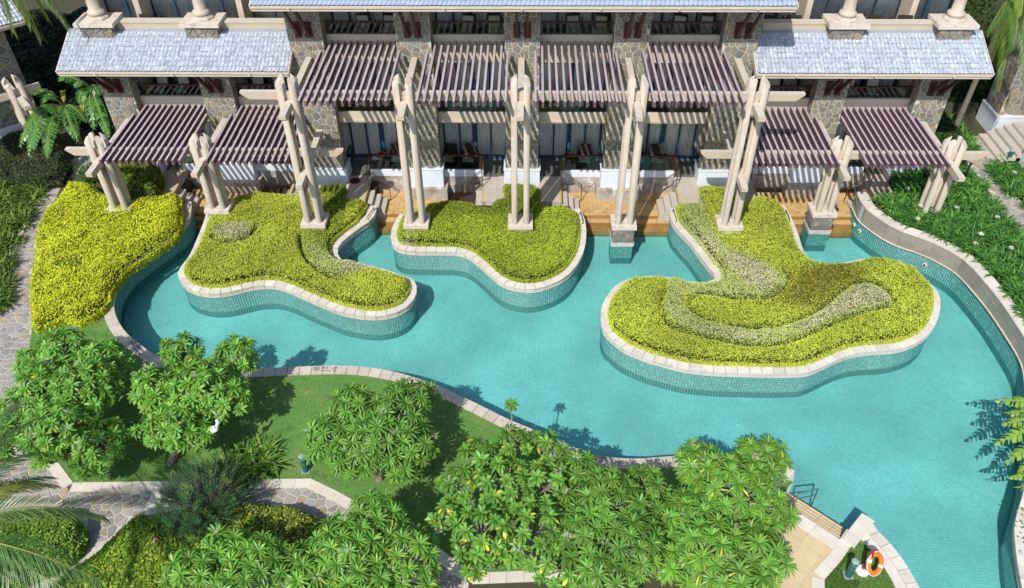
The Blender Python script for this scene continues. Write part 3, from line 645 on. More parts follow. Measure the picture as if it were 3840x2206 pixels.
# ---- centre block
C_ = thing('hotel_block', (0, 31, .9), 'central three-storey hotel block with stone piers and blue-grey tiled eave', 'hotel building')
cen = ['T1', 'T2', 'T3', 'T4', 'T5']
for i, k in enumerate(cen):
    x = PX[k]; yp = 30.9
    pier(C_, x, yp, 1.925, 9.9, seed=11+i, sideR=i <= 2, sideL=i >= 2, dep=.75)
    pier_base(C_, x, yp, 1.6, low=True)
    for s_ in (-1, 1): strut(C_, x+s_*.21, yp, 29.55, 8.12, 9.72, 0)
bays = [(PX[cen[i]]+.72, PX[cen[i+1]]-.72) for i in range(4)]
ordn = ['first', 'second', 'third', 'fourth']
for i, (a, b_) in enumerate(bays):
    # which side the gate is on: next to a pier carrying platforms
    gl_ = cen[i] in ('T1', 'T3', 'T5'); ga, gb = (a, a+1.06) if gl_ else (b_-1.06, b_)
    ka, kb = (a+1.06, b_) if gl_ else (a, b_-1.06)
    mb = MB(); mb.box((ka, YW, .38), (kb, YW+.16, 1.22)); mb.build('terrace_wall', GREYW, C_)
    mb = MB(); mb.box((ka+.0, YW-.10, .38), (kb, YW+.0, .80)); mb.build('terrace_ledge', GREYW, C_)
    mb = MB(); mb.box((ka, YW-.01, 1.22), (kb, YW+.14, 1.55)); mb.build('terrace_kerb', WHITEP, C_)
    balustrade(C_, ka, kb, YW+.07, 1.55, 2.26)
    mb = MB(); xg = a+1.06 if gl_ else b_-1.06; mb.box((xg-.04, YW+.03, 1.22), (xg+.04, YW+.11, 2.325)); mb.build('gate_post', MAROON, C_)
    hx = a+.04 if gl_ else b_-.04; gx = hx+(.25 if gl_ else -.25)          # open gate swung inward
    mb = MB(); mb.box((min(hx, hx)-.012, YW+.1, 1.28), (hx+.012, YW+.95, 2.2)); g_ = mb.build('gate', GLASS, C_); mb = MB(); mb.bar((hx, YW+.1, 2.23), (hx, YW+.98, 2.23), .06, .06); mb.build('gate_rail', DARKMET, g_)
    mb = MB(); mb.box((a, YW+.0 if False else YW+.001, 1.05), (b_, 33.9, TERR_Z)); mb.build('terrace_floor', FLOORD, C_)
    # slab fascias
    mb = MB(); mb.box((a, YF-.02, 3.97), (b_, YF+.12, 4.48)); mb.box((a, YF-.05, 4.03), (b_, YF-.02, 4.10)); mb.build('balcony_fascia', FASCIA, C_)
    mb = MB(); mb.box((a, YF+.12, 4.1), (b_, 33.9, 4.3)); mb.build('balcony_floor', FLOORD, C_)
    balustrade(C_, a, b_, YF+.06, 4.48, 5.22)
    mb = MB(); mb.box((a, YF+.08, 6.75), (b_, YF+.25, 7.95)); mb.build('balcony_fascia', FASCIA, C_)
    mb = MB(); mb.box((a, YF+.25, 7.2), (b_, 33.9, 7.45)); mb.build('balcony_floor', FLOORD, C_)
    balustrade(C_, a, b_, YF+.15, 7.95, 8.42)
    mb = MB(); mb.box((a-.1, 33.95, 1), (b_+.1, 34.1, 10.4)); mb.build('room_wall', INTER, C_)
    for fl, (z0, z1) in enumerate(((TERR_Z, 4.1), (4.3, 7.2), (7.45, 10.2))):
        window(C_, a+.02, b_-.02, z0, z1, 33.0, 4, FRAME_B if fl == 0 else FRAME)
        fn = ('ground', 'middle', 'top')[fl]
        curtain(a+.05, (a+b_)/2-.15, z0+.08, z1, 33.12, 'left pale curtain on the %s floor, %s bay from the left of the central block' % (fn, ordn[i]), i*7+fl, 'curtains in the central block')
        curtain((a+b_)/2+.1, b_-.05, z0+.08, z1, 33.12, 'right pale curtain on the %s floor, %s bay from the left of the central block' % (fn, ordn[i]), i*7+fl+70, 'curtains in the central block')
for x in (PX['T1']-.6, PX['T5']+.6):
    mb = MB(); mb.box((x-.1, 31.6, .9), (x+.1, 40, 10.3)); mb.build('side_wall', FASCIA, C_)
roof(C_, -10.35, 9.85, 29.37, 10.02, 33.5, .42, .17, .26, ROOF_B, parts=236, seed=3)
# ---- wings
def wing(name, label, piers, bays, x0, x1, side, end):
    Wg = thing(name, ((x0+x1)/2, 31.5, .9), label, 'hotel wing', 'two-storey wings of the hotel'); yp = 31.35; yf = 31.85
    for i, k in enumerate(piers):
        x = PX[k]; pier(Wg, x, yp, 1.925, 6.9, wd=1.36, seed=31+i+(10 if side > 0 else 0), sideR=side < 0, sideL=side > 0, dep=.95)
        mb = MB(); mb.box((x-.74, yp-.05, .985), (x+.74, yp+.9, 1.925)); mb.build('pier_base', WHITEP, Wg)
        mb = MB(); mb.box((x-.95, yp-.3, .38), (x+.95, yp+.6, .985)); mb.build('plinth_block', GREYW, Wg)
        for s_ in (-1, 1): strut(Wg, x+s_*.20-side*.0, yp, 30.15, 5.42, 6.85, 0)
        # stone pillar through the roof, cap and round column
        pw = 1.36; pl = MB(); pl.box((x-pw/2+.03, 31.5, 7.3), (x+pw/2-.03, 32.45, 8.26)); pp = pl.build('roof_pillar', MORTAR_D, Wg)
        stone_face(pp, (x-pw/2+.03, 31.5, 7.35), (1,0,0), (0,0,1), pw-.06, .9, .26, 71+i, gap=.03)
        if side < 0: stone_face(pp, (x+pw/2-.03, 31.5, 7.35), (0,1,0), (0,0,1), .9, .9, .26, 75+i, gap=.03)
        else: stone_face(pp, (x-pw/2+.03, 32.4, 7.35), (0,-1,0), (0,0,1), .9, .9, .26, 75+i, gap=.03)
        mb = MB(); mb.box((x-.80, 31.37, 8.262), (x+.80, 32.55, 8.42)); mb.build('pillar_cap', PEDESTAL, Wg)
        mb = MB(); mb.lathe((x, 32.0, 8.42), [(.46, 0), (.46, .07), (.36, .14), (.36, .16)], 8); c_ = mb.build('column_base', COLUMN, Wg)
        mb = MB(); mb.lathe((x, 32.0, 8.58), [(.30, 0), (.35, .06), (.35, .14), (.28, .20), (.24, .24), (.23, .6), (.215, 3.2)], 20); mb.build('round_column', COLUMN, Wg, smooth=True)
        mb = MB(); mb.add([(x-pw/2-.08, 31.42, 7.70), (x+pw/2+.08, 31.42, 7.70), (x+pw/2+.08, 31.52, 7.745), (x-pw/2-.08, 31.52, 7.745)], [(0,1,2,3)]); mb.box((x-pw/2-.09, 31.40, 7.60), (x+pw/2+.09, 31.47, 7.74)); mb.build('roof_flashing', ROOFBED, Wg)
    for i, (a, b_, nm_, gateleft) in enumerate(bays):
        ka, kb = (a+1.06, b_) if gateleft else (a, b_-1.06)
        mb = MB(); mb.box((ka, yf-.12, .38), (kb, yf+.05, 1.22)); mb.build('terrace_wall', GREYW, Wg)
        mb = MB(); mb.box((ka, yf-.13, 1.22), (kb, yf+.03, 1.55)); mb.build('terrace_kerb', WHITEP, Wg)
        balustrade(Wg, ka, kb, yf-.04, 1.55, 2.26)
        mb = MB(); mb.box((a, yf-.1, 1.05), (b_, 34.3, TERR_Z)); mb.build('terrace_floor', FLOORD, Wg)
        mb = MB(); mb.box((a, yf, 3.75), (b_, yf+.2, 4.95)); mb.build('balcony_fascia', FASCIA, Wg)
        mb = MB(); mb.box((a, yf+.2, 4.2), (b_, 34.3, 4.45)); mb.build('balcony_floor', FLOORD, Wg)
        balustrade(Wg, a, b_, yf+.12, 4.95, 5.42)
        for fl, (z0, z1) in enumerate(((TERR_Z, 4.2), (4.45, 7.2))):
            window(Wg, a+.02, b_-.02, z0, z1, 33.65, 4)
            curtain(a+.05, b_-.05, z0+.08, z1, 33.76, 'pale curtains in the %s bay of the %s wing, %s' % (nm_, 'left' if side < 0 else 'right', ('ground floor behind the pergola', 'upper floor under the wing roof')[fl]), 900+i*5+fl+side, 'curtains in the wings')
        mb = MB(); mb.box((a-.1, 34.3, 1), (b_+.1, 34.4, 7.3)); mb.build('room_wall', INTER, Wg)
    skip = [(PX[k]-.66, PX[k]+.66, 31.42) for k in piers]
    roof(Wg, x0, x1, 30.0, 7.06, 32.0, .455, .16, .25, ROOF_W, seed=5+side, skip=skip)
    mb = MB(); mb.box((x0+.45, 32.0, 7.2), (x1-.3, 32.32, 8.20)); mb.box((x0+.45, 31.97, 8.20), (x1-.3, 32.36, 8.27)); mb.build('parapet', BEAM, Wg)
    mb = MB(); mb.box((x0+.5, 32.32, 7.25), (x1-.3, 35.6, 7.45)); mb.build('balcony_floor', FLOORD, Wg)
    # top floor rooms
    tb = [(x0+.5, PX[piers[0]]+.1), ] if False else []
    xs = sorted([x0+.6]+[PX[k]+1.25 if side < 0 else PX[k]-1.25 for k in piers]+[x1-.4])
    for j in range(len(xs)-1):
        a, b_ = xs[j]+.12, xs[j+1]-.12
        if b_-a < .8: continue
        nn = max(2, round((b_-a)/.95)); window(Wg, a, b_, 7.45, 10.2, 34.1, nn)
        curtain(a+.03, b_-.03, 7.5, 10.2, 34.22, 'bluish curtain of the top floor above the %s wing roof, %s' % ('left' if side < 0 else 'right', ('leftmost', 'middle one', 'rightmost')[min(j, 2)]), 950+j+side, 'curtains above the wing roofs')
        mb = MB(); mb.box((a-.24, 33.0, 7.45), (a-.0, 34.6, 10.2)); mb.build('fin_wall', FASCIA, Wg)
    mb = MB(); mb.box((x0+.5, 34.7, 1), (x1-.2, 34.8, 10.4)); mb.build('room_wall', INTER, Wg)
    mb = MB(); mb.box((x0+.2, 31.5, 11.9), (x1-.2, 37, 12.1)); mb.build('upper_roof', FASCIA, Wg)
    xe = x0+.5 if side < 0 else x1-.5
    mb = MB(); mb.box((xe-.12, 32.0, .9), (xe+.12, 40, 10.3) if False else (xe+.12, 40, 7.0)); mb.build('end_wall', FASCIA, Wg)
    return Wg
wing('hotel_wing', 'left two-storey wing with weathered grey wave-tiled roof', ['L1', 'L2'], [(-16.97, -14.01, 'left', True), (-12.65, -9.7, 'right', False)], -19.0, -9.62, -1, 0)
wing('hotel_wing', 'right two-storey wing with weathered grey wave-tiled roof', ['R1', 'R2'], [(9.2, 12.12, 'left', True), (13.48, 16.42, 'right', False)], 9.06, 18.35, 1, 0)

# ---- column groups
def column_group(x, yc, ztop, zbeam, yb, lab, tall=True, zplinth=None, low=None, posts_z=None, name='column_group', rot=0, slab_z=1.70, over=None):
    g = thing(name, (x, yc, slab_z), lab, 'column group', 'cream pergola column groups')
    mb = MB(); mb.box((x-.52, yc-.47, slab_z-.17), (x+.52, yc+.45, slab_z)); mb.build('pedestal_slab', PEDESTAL, g)
    for sx in (-1, 1):
        for sy in (-1, 1):
            px, py = x+sx*.245, yc+sy*.23-.02; r = .122; n = 18; mb = MB(); vs = []
            nx_, ny_, nz_ = sx*.50, sy*.50, .62
            for zz_ in (0, 1):
                for j in range(n):
                    a = 2*pi*j/n; dx_, dy_ = r*cos(a), r*sin(a)
                    z = slab_z if zz_ == 0 else ztop-(nx_*dx_+ny_*dy_)/nz_
                    vs.append((px+dx_, py+dy_, z))
            fs = [(j, (j+1) % n, n+(j+1) % n, n+j) for j in range(n)]+[tuple(range(n, 2*n))]
            mb.add(vs, fs); o = mb.build('post', COLUMN, g, loc=(px, py, slab_z))
            o.data.polygons.foreach_set('use_smooth', [True]*n+[False])
        mb = MB(); mb.box((x+sx*.245-.035, yc-.15, slab_z+.02), (x+sx*.245+.035, yc+.12, zbeam-.02)); mb.build('infill_board', COLUMN, g)
    # cross beam running to the building
    for zb_, y0_, y1_ in ([(zbeam, yb[0], yb[1])]+([low] if low else [])):
        mb = MB(); h = .27; a = .125
        vs = []
        for sx in (-1, 1):
            for (yy, zz_) in ((y0_+.12, zb_-h), (y0_, zb_-h+.1), (y0_, zb_), (y1_, zb_), (y1_, zb_-h+.1), (y1_-.12, zb_-h)): vs.append((x+sx*a, yy, zz_))
        fs = [tuple(range(6)), tuple(range(6, 12))[::-1]]+[(i, i+6, (i+1) % 6+6, (i+1) % 6) for i in range(6)]
        mb.add(vs, fs); mb.build('cross_beam', BEAM, g)
    return g
yT = 27.4
names = {'T1': 'tall cream column group at the left, between the pergolas and the left planter island', 'T2': 'tall cream column group at the back left of the middle planter island', 'T3': 'tall cream column group at the centre of the photo, on the middle planter island',
         'T4': 'tall cream column group standing in the water on a stone and mosaic plinth', 'T5': 'tall cream column group at the right, on the largest planter island'}
TX = {'T1': -8.94, 'T2': -4.63, 'T3': -.28, 'T4': 4.03, 'T5': 8.42}
for k in cen:
    column_group(TX[k], yT, 8.08, 7.27, (26.1, 30.88), names[k], low=(4.12, 26.25, 30.55) if k in ('T1', 'T5') else None)
yS = 28.35
SX = {'L1': -17.5, 'L2': -13.27, 'R1': 12.55, 'R2': 17.0}
names = {'L1': 'short cream column group rising from the yellow hedge at the far left', 'L2': 'short cream column group behind the left planter island', 'R1': 'short cream column group standing in the water on a stone and mosaic plinth', 'R2': 'short cream column group in the green lily bed at the right'}
for k in SX: column_group(SX[k], yS, 5.02, 4.18, (26.95, 31.33), names[k])
# plinths in the water
def plinth(x, yc, lab, sides):
    p = thing('stone_plinth', (x, yc, -.3), lab, 'plinth', 'stone plinths in the water'); x0, x1, y0, y1 = x-.44, x+.44, yc-.42, yc+.42
    mb = MB(); mb.box((x0, y0, .66), (x1, y1, 1.52)); c_ = mb.build('plinth_core', MORTAR_D, p)
    stone_face(c_, (x0, y0, .86), (1,0,0), (0,0,1), .88, .64, .25, 3, gap=.02); 
    for s_ in sides:
        if s_ < 0: stone_face(c_, (x0, y1, .86), (0,-1,0), (0,0,1), .84, .64, .25, 4, gap=.02)
        else: stone_face(c_, (x1, y0, .86), (0,1,0), (0,0,1), .84, .64, .25, 4, gap=.02)
    for i in range(4): mb = MB(); mb.box((x0-.01+i*.225, y0-.045, .66), (x0-.01+i*.225+.215, y0, .84)); mb.build('band_stone', BAND_G, p)
    mb = MB(); mb.box((x0-.045, y0, .66), (x0, y1, .84)); mb.box((x1, y0, .66), (x1+.045, y1, .84)); mb.build('band_stone', BAND_G, p)
    mb = MB(); mb.box((x0+.01, y0+.01, -.35), (x1-.01, y1-.01, .655)); mb.build('mosaic_core', GROUT_W, p)
    V = MB()
    for j in range(10):
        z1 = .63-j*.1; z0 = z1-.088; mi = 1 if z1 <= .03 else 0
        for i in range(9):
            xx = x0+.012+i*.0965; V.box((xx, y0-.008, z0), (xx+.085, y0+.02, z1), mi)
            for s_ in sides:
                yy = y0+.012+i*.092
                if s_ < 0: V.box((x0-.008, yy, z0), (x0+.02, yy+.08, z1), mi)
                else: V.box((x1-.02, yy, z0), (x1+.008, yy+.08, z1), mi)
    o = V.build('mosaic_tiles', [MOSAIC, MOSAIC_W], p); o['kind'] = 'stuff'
plinth(TX['T4'], yT, 'stone and mosaic plinth under the tall column group standing in the water', (-1,))
plinth(SX['R1'], yS, 'stone and mosaic plinth under the short column group standing in the water', (-1,))
for x, y, lab in ((TX['T1'], yT, 'left island'), (TX['T5'], yT, 'largest island'), (TX['T2'], yT, ''), (TX['T3'], yT, ''), (SX['L1'], yS, ''), (SX['L2'], yS, ''), (SX['R2'], yS, '')):
    mb = MB(); mb.box((x-.44, y-.42, .9), (x+.44, y+.40, 1.528)); tag(mb.build('footing', GREYW), 'grey footing under the column group '+{TX['T1']: 'at the left of the left island', TX['T5']: 'on the largest island', TX['T2']: 'at the back left of the middle island', TX['T3']: 'at the centre', SX['L1']: 'in the yellow hedge at the far left', SX['L2']: 'behind the left island', SX['R2']: 'in the lily bed'}[x], 'footing', 'footings under the column groups')
# long beams along the building
def long_beam(x0, x1, y, zt, lab, ends=(True, True)):
    h = .30; a = .10; mb = MB(); e0 = .30 if ends[0] else 0; e1 = .30 if ends[1] else 0
    pr = [(x0, zt), (x1, zt), (x1, zt-.06), (x1-e1, zt-h), (x0+e0, zt-h), (x0, zt-.06)]
    vs = [(p[0], y-a, p[1]) for p in pr]+[(p[0], y+a, p[1]) for p in pr]
    fs = [tuple(range(6)), tuple(range(6, 12))[::-1]]+[(i, i+6, (i+1) % 6+6, (i+1) % 6) for i in range(6)]
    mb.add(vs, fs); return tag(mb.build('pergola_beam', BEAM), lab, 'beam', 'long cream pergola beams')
long_beam(-10.75, 10.2, yT, 7.58, 'long cream beam under the high pergola slats, through all five tall column groups')
long_beam(-18.9, -7.5, yS, 4.49, 'long cream beam under the low pergola slats at the left')
long_beam(6.98, 18.45, yS, 4.49, 'long cream beam under the low pergola slats at the right')
# slats
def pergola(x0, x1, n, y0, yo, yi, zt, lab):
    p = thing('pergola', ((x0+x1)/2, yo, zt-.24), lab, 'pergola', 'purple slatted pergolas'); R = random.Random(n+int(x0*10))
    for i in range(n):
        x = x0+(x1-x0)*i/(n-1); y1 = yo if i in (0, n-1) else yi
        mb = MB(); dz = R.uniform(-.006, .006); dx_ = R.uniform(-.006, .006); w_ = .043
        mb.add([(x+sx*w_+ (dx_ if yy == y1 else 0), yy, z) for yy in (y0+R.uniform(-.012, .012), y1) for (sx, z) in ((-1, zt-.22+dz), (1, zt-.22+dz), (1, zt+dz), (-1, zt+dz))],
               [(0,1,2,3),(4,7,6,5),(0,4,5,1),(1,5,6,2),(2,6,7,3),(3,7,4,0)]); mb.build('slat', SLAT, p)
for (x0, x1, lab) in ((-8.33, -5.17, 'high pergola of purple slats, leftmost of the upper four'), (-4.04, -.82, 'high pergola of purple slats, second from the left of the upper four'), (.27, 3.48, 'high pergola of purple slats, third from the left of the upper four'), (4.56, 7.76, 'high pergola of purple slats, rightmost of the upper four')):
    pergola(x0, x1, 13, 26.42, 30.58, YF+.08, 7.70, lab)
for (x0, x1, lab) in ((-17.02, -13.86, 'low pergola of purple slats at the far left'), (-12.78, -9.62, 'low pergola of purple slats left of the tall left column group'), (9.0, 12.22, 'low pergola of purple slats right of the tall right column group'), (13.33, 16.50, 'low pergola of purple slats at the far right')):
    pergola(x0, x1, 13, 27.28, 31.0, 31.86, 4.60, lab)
# ------------------------------------------------------------------ garden ground
def sheet(name, poly, z, matl, zb=None, kind='structure', parent=None):
    mb = MB(); mb.prism(dedupe(poly), z-(.004 if zb is None else z-zb), z); o = mb.build(name, matl, parent, loc=(poly[0][0], poly[0][1], z)); 
    if kind: o['kind'] = kind
    return o
kerb_pts = TR(B1, [(215,-120),(235,20),(262,170),(335,330),(430,520),(545,675),(1000,668),(1530,658),(2310,645),(2535,755)], 1.0)+TR(B2, [(350,960),(700,1140),(970,1345),(1480,1325),(2300,1270),(2480,1262)], 1.0)
lawn_poly = [tuple(p) for p in offset(cL, -.36)[::3] if True]
iL = int(len(cL)*.235)
lawn = [tuple(p) for p in offset(cL, -.34)[iL::3]]+[(7.2,14.1),(6.6,13.4)]+[tuple(p) for p in kerb_pts[::-1]]+TR(B1, [(200,-330)], 1.0)+TR(M1, [(215,1150),(250,900),(420,700)], 1.0)
sheet('lawn', lawn, LAND_Z+.03, GRASS, .9)
blade = leafmat('grass_blades', None, .3, .6, 0, .2)
def blades(name, poly, n, z, hgt, cols, seed=1):
    R = np.random.default_rng(seed); P = np.array(poly); lo, hi = P.min(0), P.max(0); q = R.uniform(lo, hi, (n*3, 2)); q = q[inside(q, P)][:n]; m_ = len(q)
    a = R.uniform(0, 2*pi, m_); h = hgt*R.uniform(.6, 1.3, m_); w_ = .008; ln = R.normal(0, .5, (m_, 2))*h[:, None]
    c = np.c_[q, np.full(m_, z)]; d = np.c_[np.cos(a)*w_, np.sin(a)*w_, np.zeros(m_)]; t_ = c+np.c_[ln, h]
    V = np.stack([c-d, c+d, t_], 1).reshape(-1, 3); F = np.arange(m_*3).reshape(-1, 3)
    k = R.integers(0, len(cols), m_); cc = np.array(cols)[k]*R.uniform(.75, 1.25, (m_, 1)); me = npmesh(name, V, F, blade, np.repeat(cc, 3, 0)); o = put(name, me); o['kind'] = 'stuff'; return o
blades('lawn_grass', lawn, 90000, LAND_Z+.03, .035, [(.12,.27,.05),(.16,.31,.07),(.24,.33,.11)])
def kerb(pts, wd, z, label, blk=.5, side=-1, matl=KERB, zb=.9, name='kerb', closed=False):
    P = resample(np.array([p[:2] for p in pts]), blk) if False else None
    root = thing(name, (pts[0][0], pts[0][1], zb), label, 'kerb', 'pale stone kerbs of the garden paths'); R = random.Random(len(pts))
    for a, b_ in zip(pts[:-1], pts[1:]):
        a = np.array(a[:2]); b_ = np.array(b_[:2]); d = b_-a; l = np.hypot(*d)
        if l < .05: continue
        d /= l; nn_ = np.array([-d[1], d[0]])*side; n = max(1, round(l/blk))
        for i in range(n):
            p = a+d*(l*i/n+.004); q = a+d*(l*(i+1)/n-.004); mb = MB(); mb.prism([tuple(p), tuple(q), tuple(q+nn_*wd), tuple(p+nn_*wd)], zb, z+R.uniform(-.003, .003)); mb.build('kerb_stone', matl, root)
    return root
kerb(kerb_pts, .32, LAND_Z+.05, 'pale stone kerb zigzagging between the lawn and the flagstone path')
def flags(name, label_kind, polys, z, cell, seed, bed=None, limit=300):
    """crazy paving cut by the given outlines"""
    allp = [p for P in polys for p in P]; x0 = min(p[0] for p in allp); x1 = max(p[0] for p in allp); y0 = min(p[1] for p in allp); y1 = max(p[1] for p in allp)
    root = sheet(name, bed or polys[0], z-.012, GROUT_P, z-.1); k = 0; rest = MB(); R = random.Random(seed)
    keep = []
    for poly in cells(x1-x0, y1-y0, cell, .035, seed, warp=.38):
        c = (x0+sum(p[0] for p in poly)/len(poly), y0+sum(p[1] for p in poly)/len(poly))
        if any(inside([c], P)[0] for P in polys): keep.append((c[1], poly))
    keep.sort(key=lambda t_: t_[0])
    for c, poly in keep:
        if k < limit: stone_obj(root, 'flagstone', Vector((x0, y0, z-.014)), Vector((1,0,0)), Vector((0,1,0)), Vector((0,0,1)), poly, .016+R.uniform(0, .004), FLAG[R.choice(FW)]); k += 1
        else:
            n = len(poly); rest.add([(x0+p[0], y0+p[1], z-.014) for p in poly]+[(x0+p[0], y0+p[1], z+.004) for p in poly], [(i, (i+1) % n, n+(i+1) % n, n+i) for i in range(n)]+[tuple(range(n, 2*n))])
    if rest.v: tag(rest.build('flagstone', FLAG[0], root), kind='stuff')
    return root
path_left = TR(K0, [(560,330),(470,410),(330,420),(180,640),(-100,760),(-420,980)], 1.0)+TR(M1, [(300,0),(200,210),(120,340),(90,480),(60,640),(40,800),(-60,870),(-60,1500),(120,1500),(200,1300),(240,1100),(260,900),(240,620),(270,420),(290,230),(420,0)], 1.0)
path_left += TR(K0, [(120,840),(300,700),(460,640),(640,520)], 1.0)
flags('garden_path', '', [path_left], LAND_Z+.02, .30, 5)
kk = [np.array(p) for p in kerb_pts]
low_edge = offset(np.array(kerb_pts), -.30)
path_low = [tuple(p) for p in low_edge[2:13]]+TR(B2, [(930,1500),(-200,1560)], 1.0)+TR(B1, [(1600,1560),(100,1560),(-300,1500),(-300,600),(-300,60)], 1.0)
vis = [TR(B1, [(-100,60),(240,60),(340,330),(430,560),(540,720),(1100,740),(1100,900),(900,980),(760,1100),(560,1250),(400,1400),(120,1400),(500,1150),(640,1000),(600,900),(450,830),(0,830),(-100,600)], 1.0),
       TR(B1, [(1500,690),(2300,690),(2535,800),(2535,1000),(2350,930),(2100,830),(1500,820)], 1.0), TR(B2, [(0,800),(120,830),(0,960)], 1.0), TR(B2, [(550,1130),(900,1390),(880,1480),(550,1480)], 1.0)]
flags('garden_path', '', vis, LAND_Z+.015, .31, 9, bed=path_low)
kerb(TR(B1, [(640,880),(660,980),(620,1060),(540,1160),(420,1260),(240,1330)], 1.0), .26, LAND_Z+.06, 'curved pale kerb round the rounded green hedge at the bottom left', .35)
kerb(TR(M1, [(330,-10),(230,170),(160,300),(110,420),(85,560),(70,700),(50,830)], 1.0), .22, LAND_Z+.05, 'grey kerb along the strap-leaved bed at the left edge', .4)
# yellow slab plaza at the bottom
dS = np.array([.745, -.667]); nS = np.array([.667, .745]); O_ = np.array([9.16, 12.92])
plaza = [(8.9,12.5),(7.3,13.9),(6.0,12.3),(0.6,9.3),(-1.2,8.6),(-2.0,5),(12,5),(9.2,11)]
pz = sheet('plaza', plaza, LAND_Z+.012, PLAZAJ, .9); slabm = MB().box((-.295, -.295, -.02), (.295, .295, .012)).mesh('plaza_slab', PLAZA); k = 0
for i in range(-18, 6):
    for j in range(-14, 6):
        c = O_+dS*(.6*i+.1)+nS*(.6*j-.55)
        if inside([c], np.array(plaza))[0] and c[1] > 8.0 and k < 300: put('plaza_slab', slabm, pz, (c[0], c[1], LAND_Z+.012+.004), (0, 0, atan2(dS[1], dS[0]))); k += 1
kerb([tuple(O_-dS*2.3-nS*.0), tuple(O_)], .42, LAND_Z+.04, 'pale stone edge between the wooden-coloured steps and the yellow plaza', .72, side=-1)
kerb([tuple(O_+dS*.0), tuple(O_+dS*.0+np.array([.85,.88]))], .40, LAND_Z+.10, 'pale stone arm projecting into the pool on the right of the steps', .42, side=-1)
kerb([tuple(O_-dS*2.2+np.array([0,.0])), tuple(O_-dS*2.2+np.array([.86,.89]))], .40, LAND_Z+.10, 'pale stone arm projecting into the pool behind the rounded frangipani tree', .42, side=1)
mb = MB(); 
rimB = TR(B3, [(1190,1100),(1000,1370),(1010,1560)], 1.0)
kerb(TR(B3, [(1300,1070),(1175,1255),(1052,1395),(1055,1560)], 1.0), .34, LAND_Z+.045, 'pale kerb between the yellow plaza and the little lawn with the life ring', .4, side=-1)
tri_lawn = TR(B3, [(1300,1070),(1395,1180),(1490,1300),(1560,1410),(1610,1560),(1055,1560),(1052,1395),(1175,1255)], 1.0)
tri_lawn = tri_lawn[:1]+[tuple(p) for p in offset(cB, -.62)[4::4]]+[tri_lawn[-3], tri_lawn[-2], tri_lawn[-1]]
sheet('lawn', tri_lawn, LAND_Z+.028, GRASS, .9); blades('lawn_grass', tri_lawn, 14000, LAND_Z+.028, .035, [(.10,.22,.04),(.13,.25,.05),(.19,.26,.08)], 5)
kerb([tuple(p) for p in offset(cB, -.31)[::4]], .30, LAND_Z+.05, 'inner row of white paving beside the pool coping, next to the life ring', .5)
# the bathers' steps
bs = thing('pool_steps', (O_[0], O_[1], -.3), 'yellow timber-coloured steps into the pool beside the life ring lawn', 'step')
for i, z in enumerate((.84, .68, .52, .36, .08)):
    for j in range(5):
        a0 = O_-dS*(2.2*j/5+.004)+nS*(.235*i); a1 = O_-dS*(2.2*(j+1)/5-.004)+nS*(.235*i); mb = MB()
        mb.prism([tuple(a0), tuple(a1), tuple(a1+nS*.222), tuple(a0+nS*.222)], -.3, z); mb.build('step_block', PLAZA if i < 4 else WETY, bs)
hr = thing('handrail', (8.9, 14.0, .5), 'steel handrail pair standing in the steps beside the life ring lawn', 'handrail')
for off in (.95, ):
    a = O_-dS*1.55+nS*.05; b_ = O_-dS*1.30+nS*1.05
    mb = MB(); mb.tube([(a[0],a[1],.8),(a[0],a[1],1.75)], .022, 8); mb.build('post', STEEL, hr)
    mb = MB(); mb.tube([(b_[0],b_[1],.05),(b_[0],b_[1],1.15)], .022, 8); mb.build('post', STEEL, hr)
    mb = MB(); mb.tube([(a[0],a[1],1.75),(b_[0],b_[1],1.15)], .024, 8); mb.build('top_rail', STEEL, hr)
    mb = MB(); mb.tube([(a[0],a[1],1.45),(b_[0],b_[1],.85)], .016, 8); mb.build('lower_rail', STEEL, hr)

# raised ground at the right
edgeR = offset(cR, .44)
terr = [tuple(p) for p in edgeR[6::4]]+[(17.6,17.2),(45,17),(45,60),(18.4,60),(18.4,31.2),(16.42,31.2),(16.42,29.45),(15.1,29.45)]
sheet('raised_bed_ground', terr, 1.49, EARTH, -.5)
pathR = TR(F3, [(1900,1010),(2080,1180),(2180,1290),(2300,1456)], 1.5)+TR(M3, [(2280,0),(2400,150),(2535,330),(2700,560),(2760,400),(2535,60),(2450,-10)], 1.5)+TR(F3, [(2280,1180),(2170,1080),(2060,980)], 1.5)
flags('garden_path', '', [pathR], 1.52, .36, 15)
kerb(TR(M3, [(2700,200),(2600,60),(2535,-30)], 1.5)+TR(F3, [(2400,1330),(2290,1230)], 1.5), .22, 1.56, 'pale kerb between the right flagstone path and the lily bed at the right edge', .4)
st = thing('garden_steps', (21.2, 33, 1.5), 'flight of pale stone steps climbing right beside the neighbouring stone building', 'steps')
for i in range(6): mb = MB(); mb.box((21.2+.34*i, 32.0, 1.49), (23.6, 34.4, 1.49+.15*(i+1))); mb.build('step', STEPM, st)

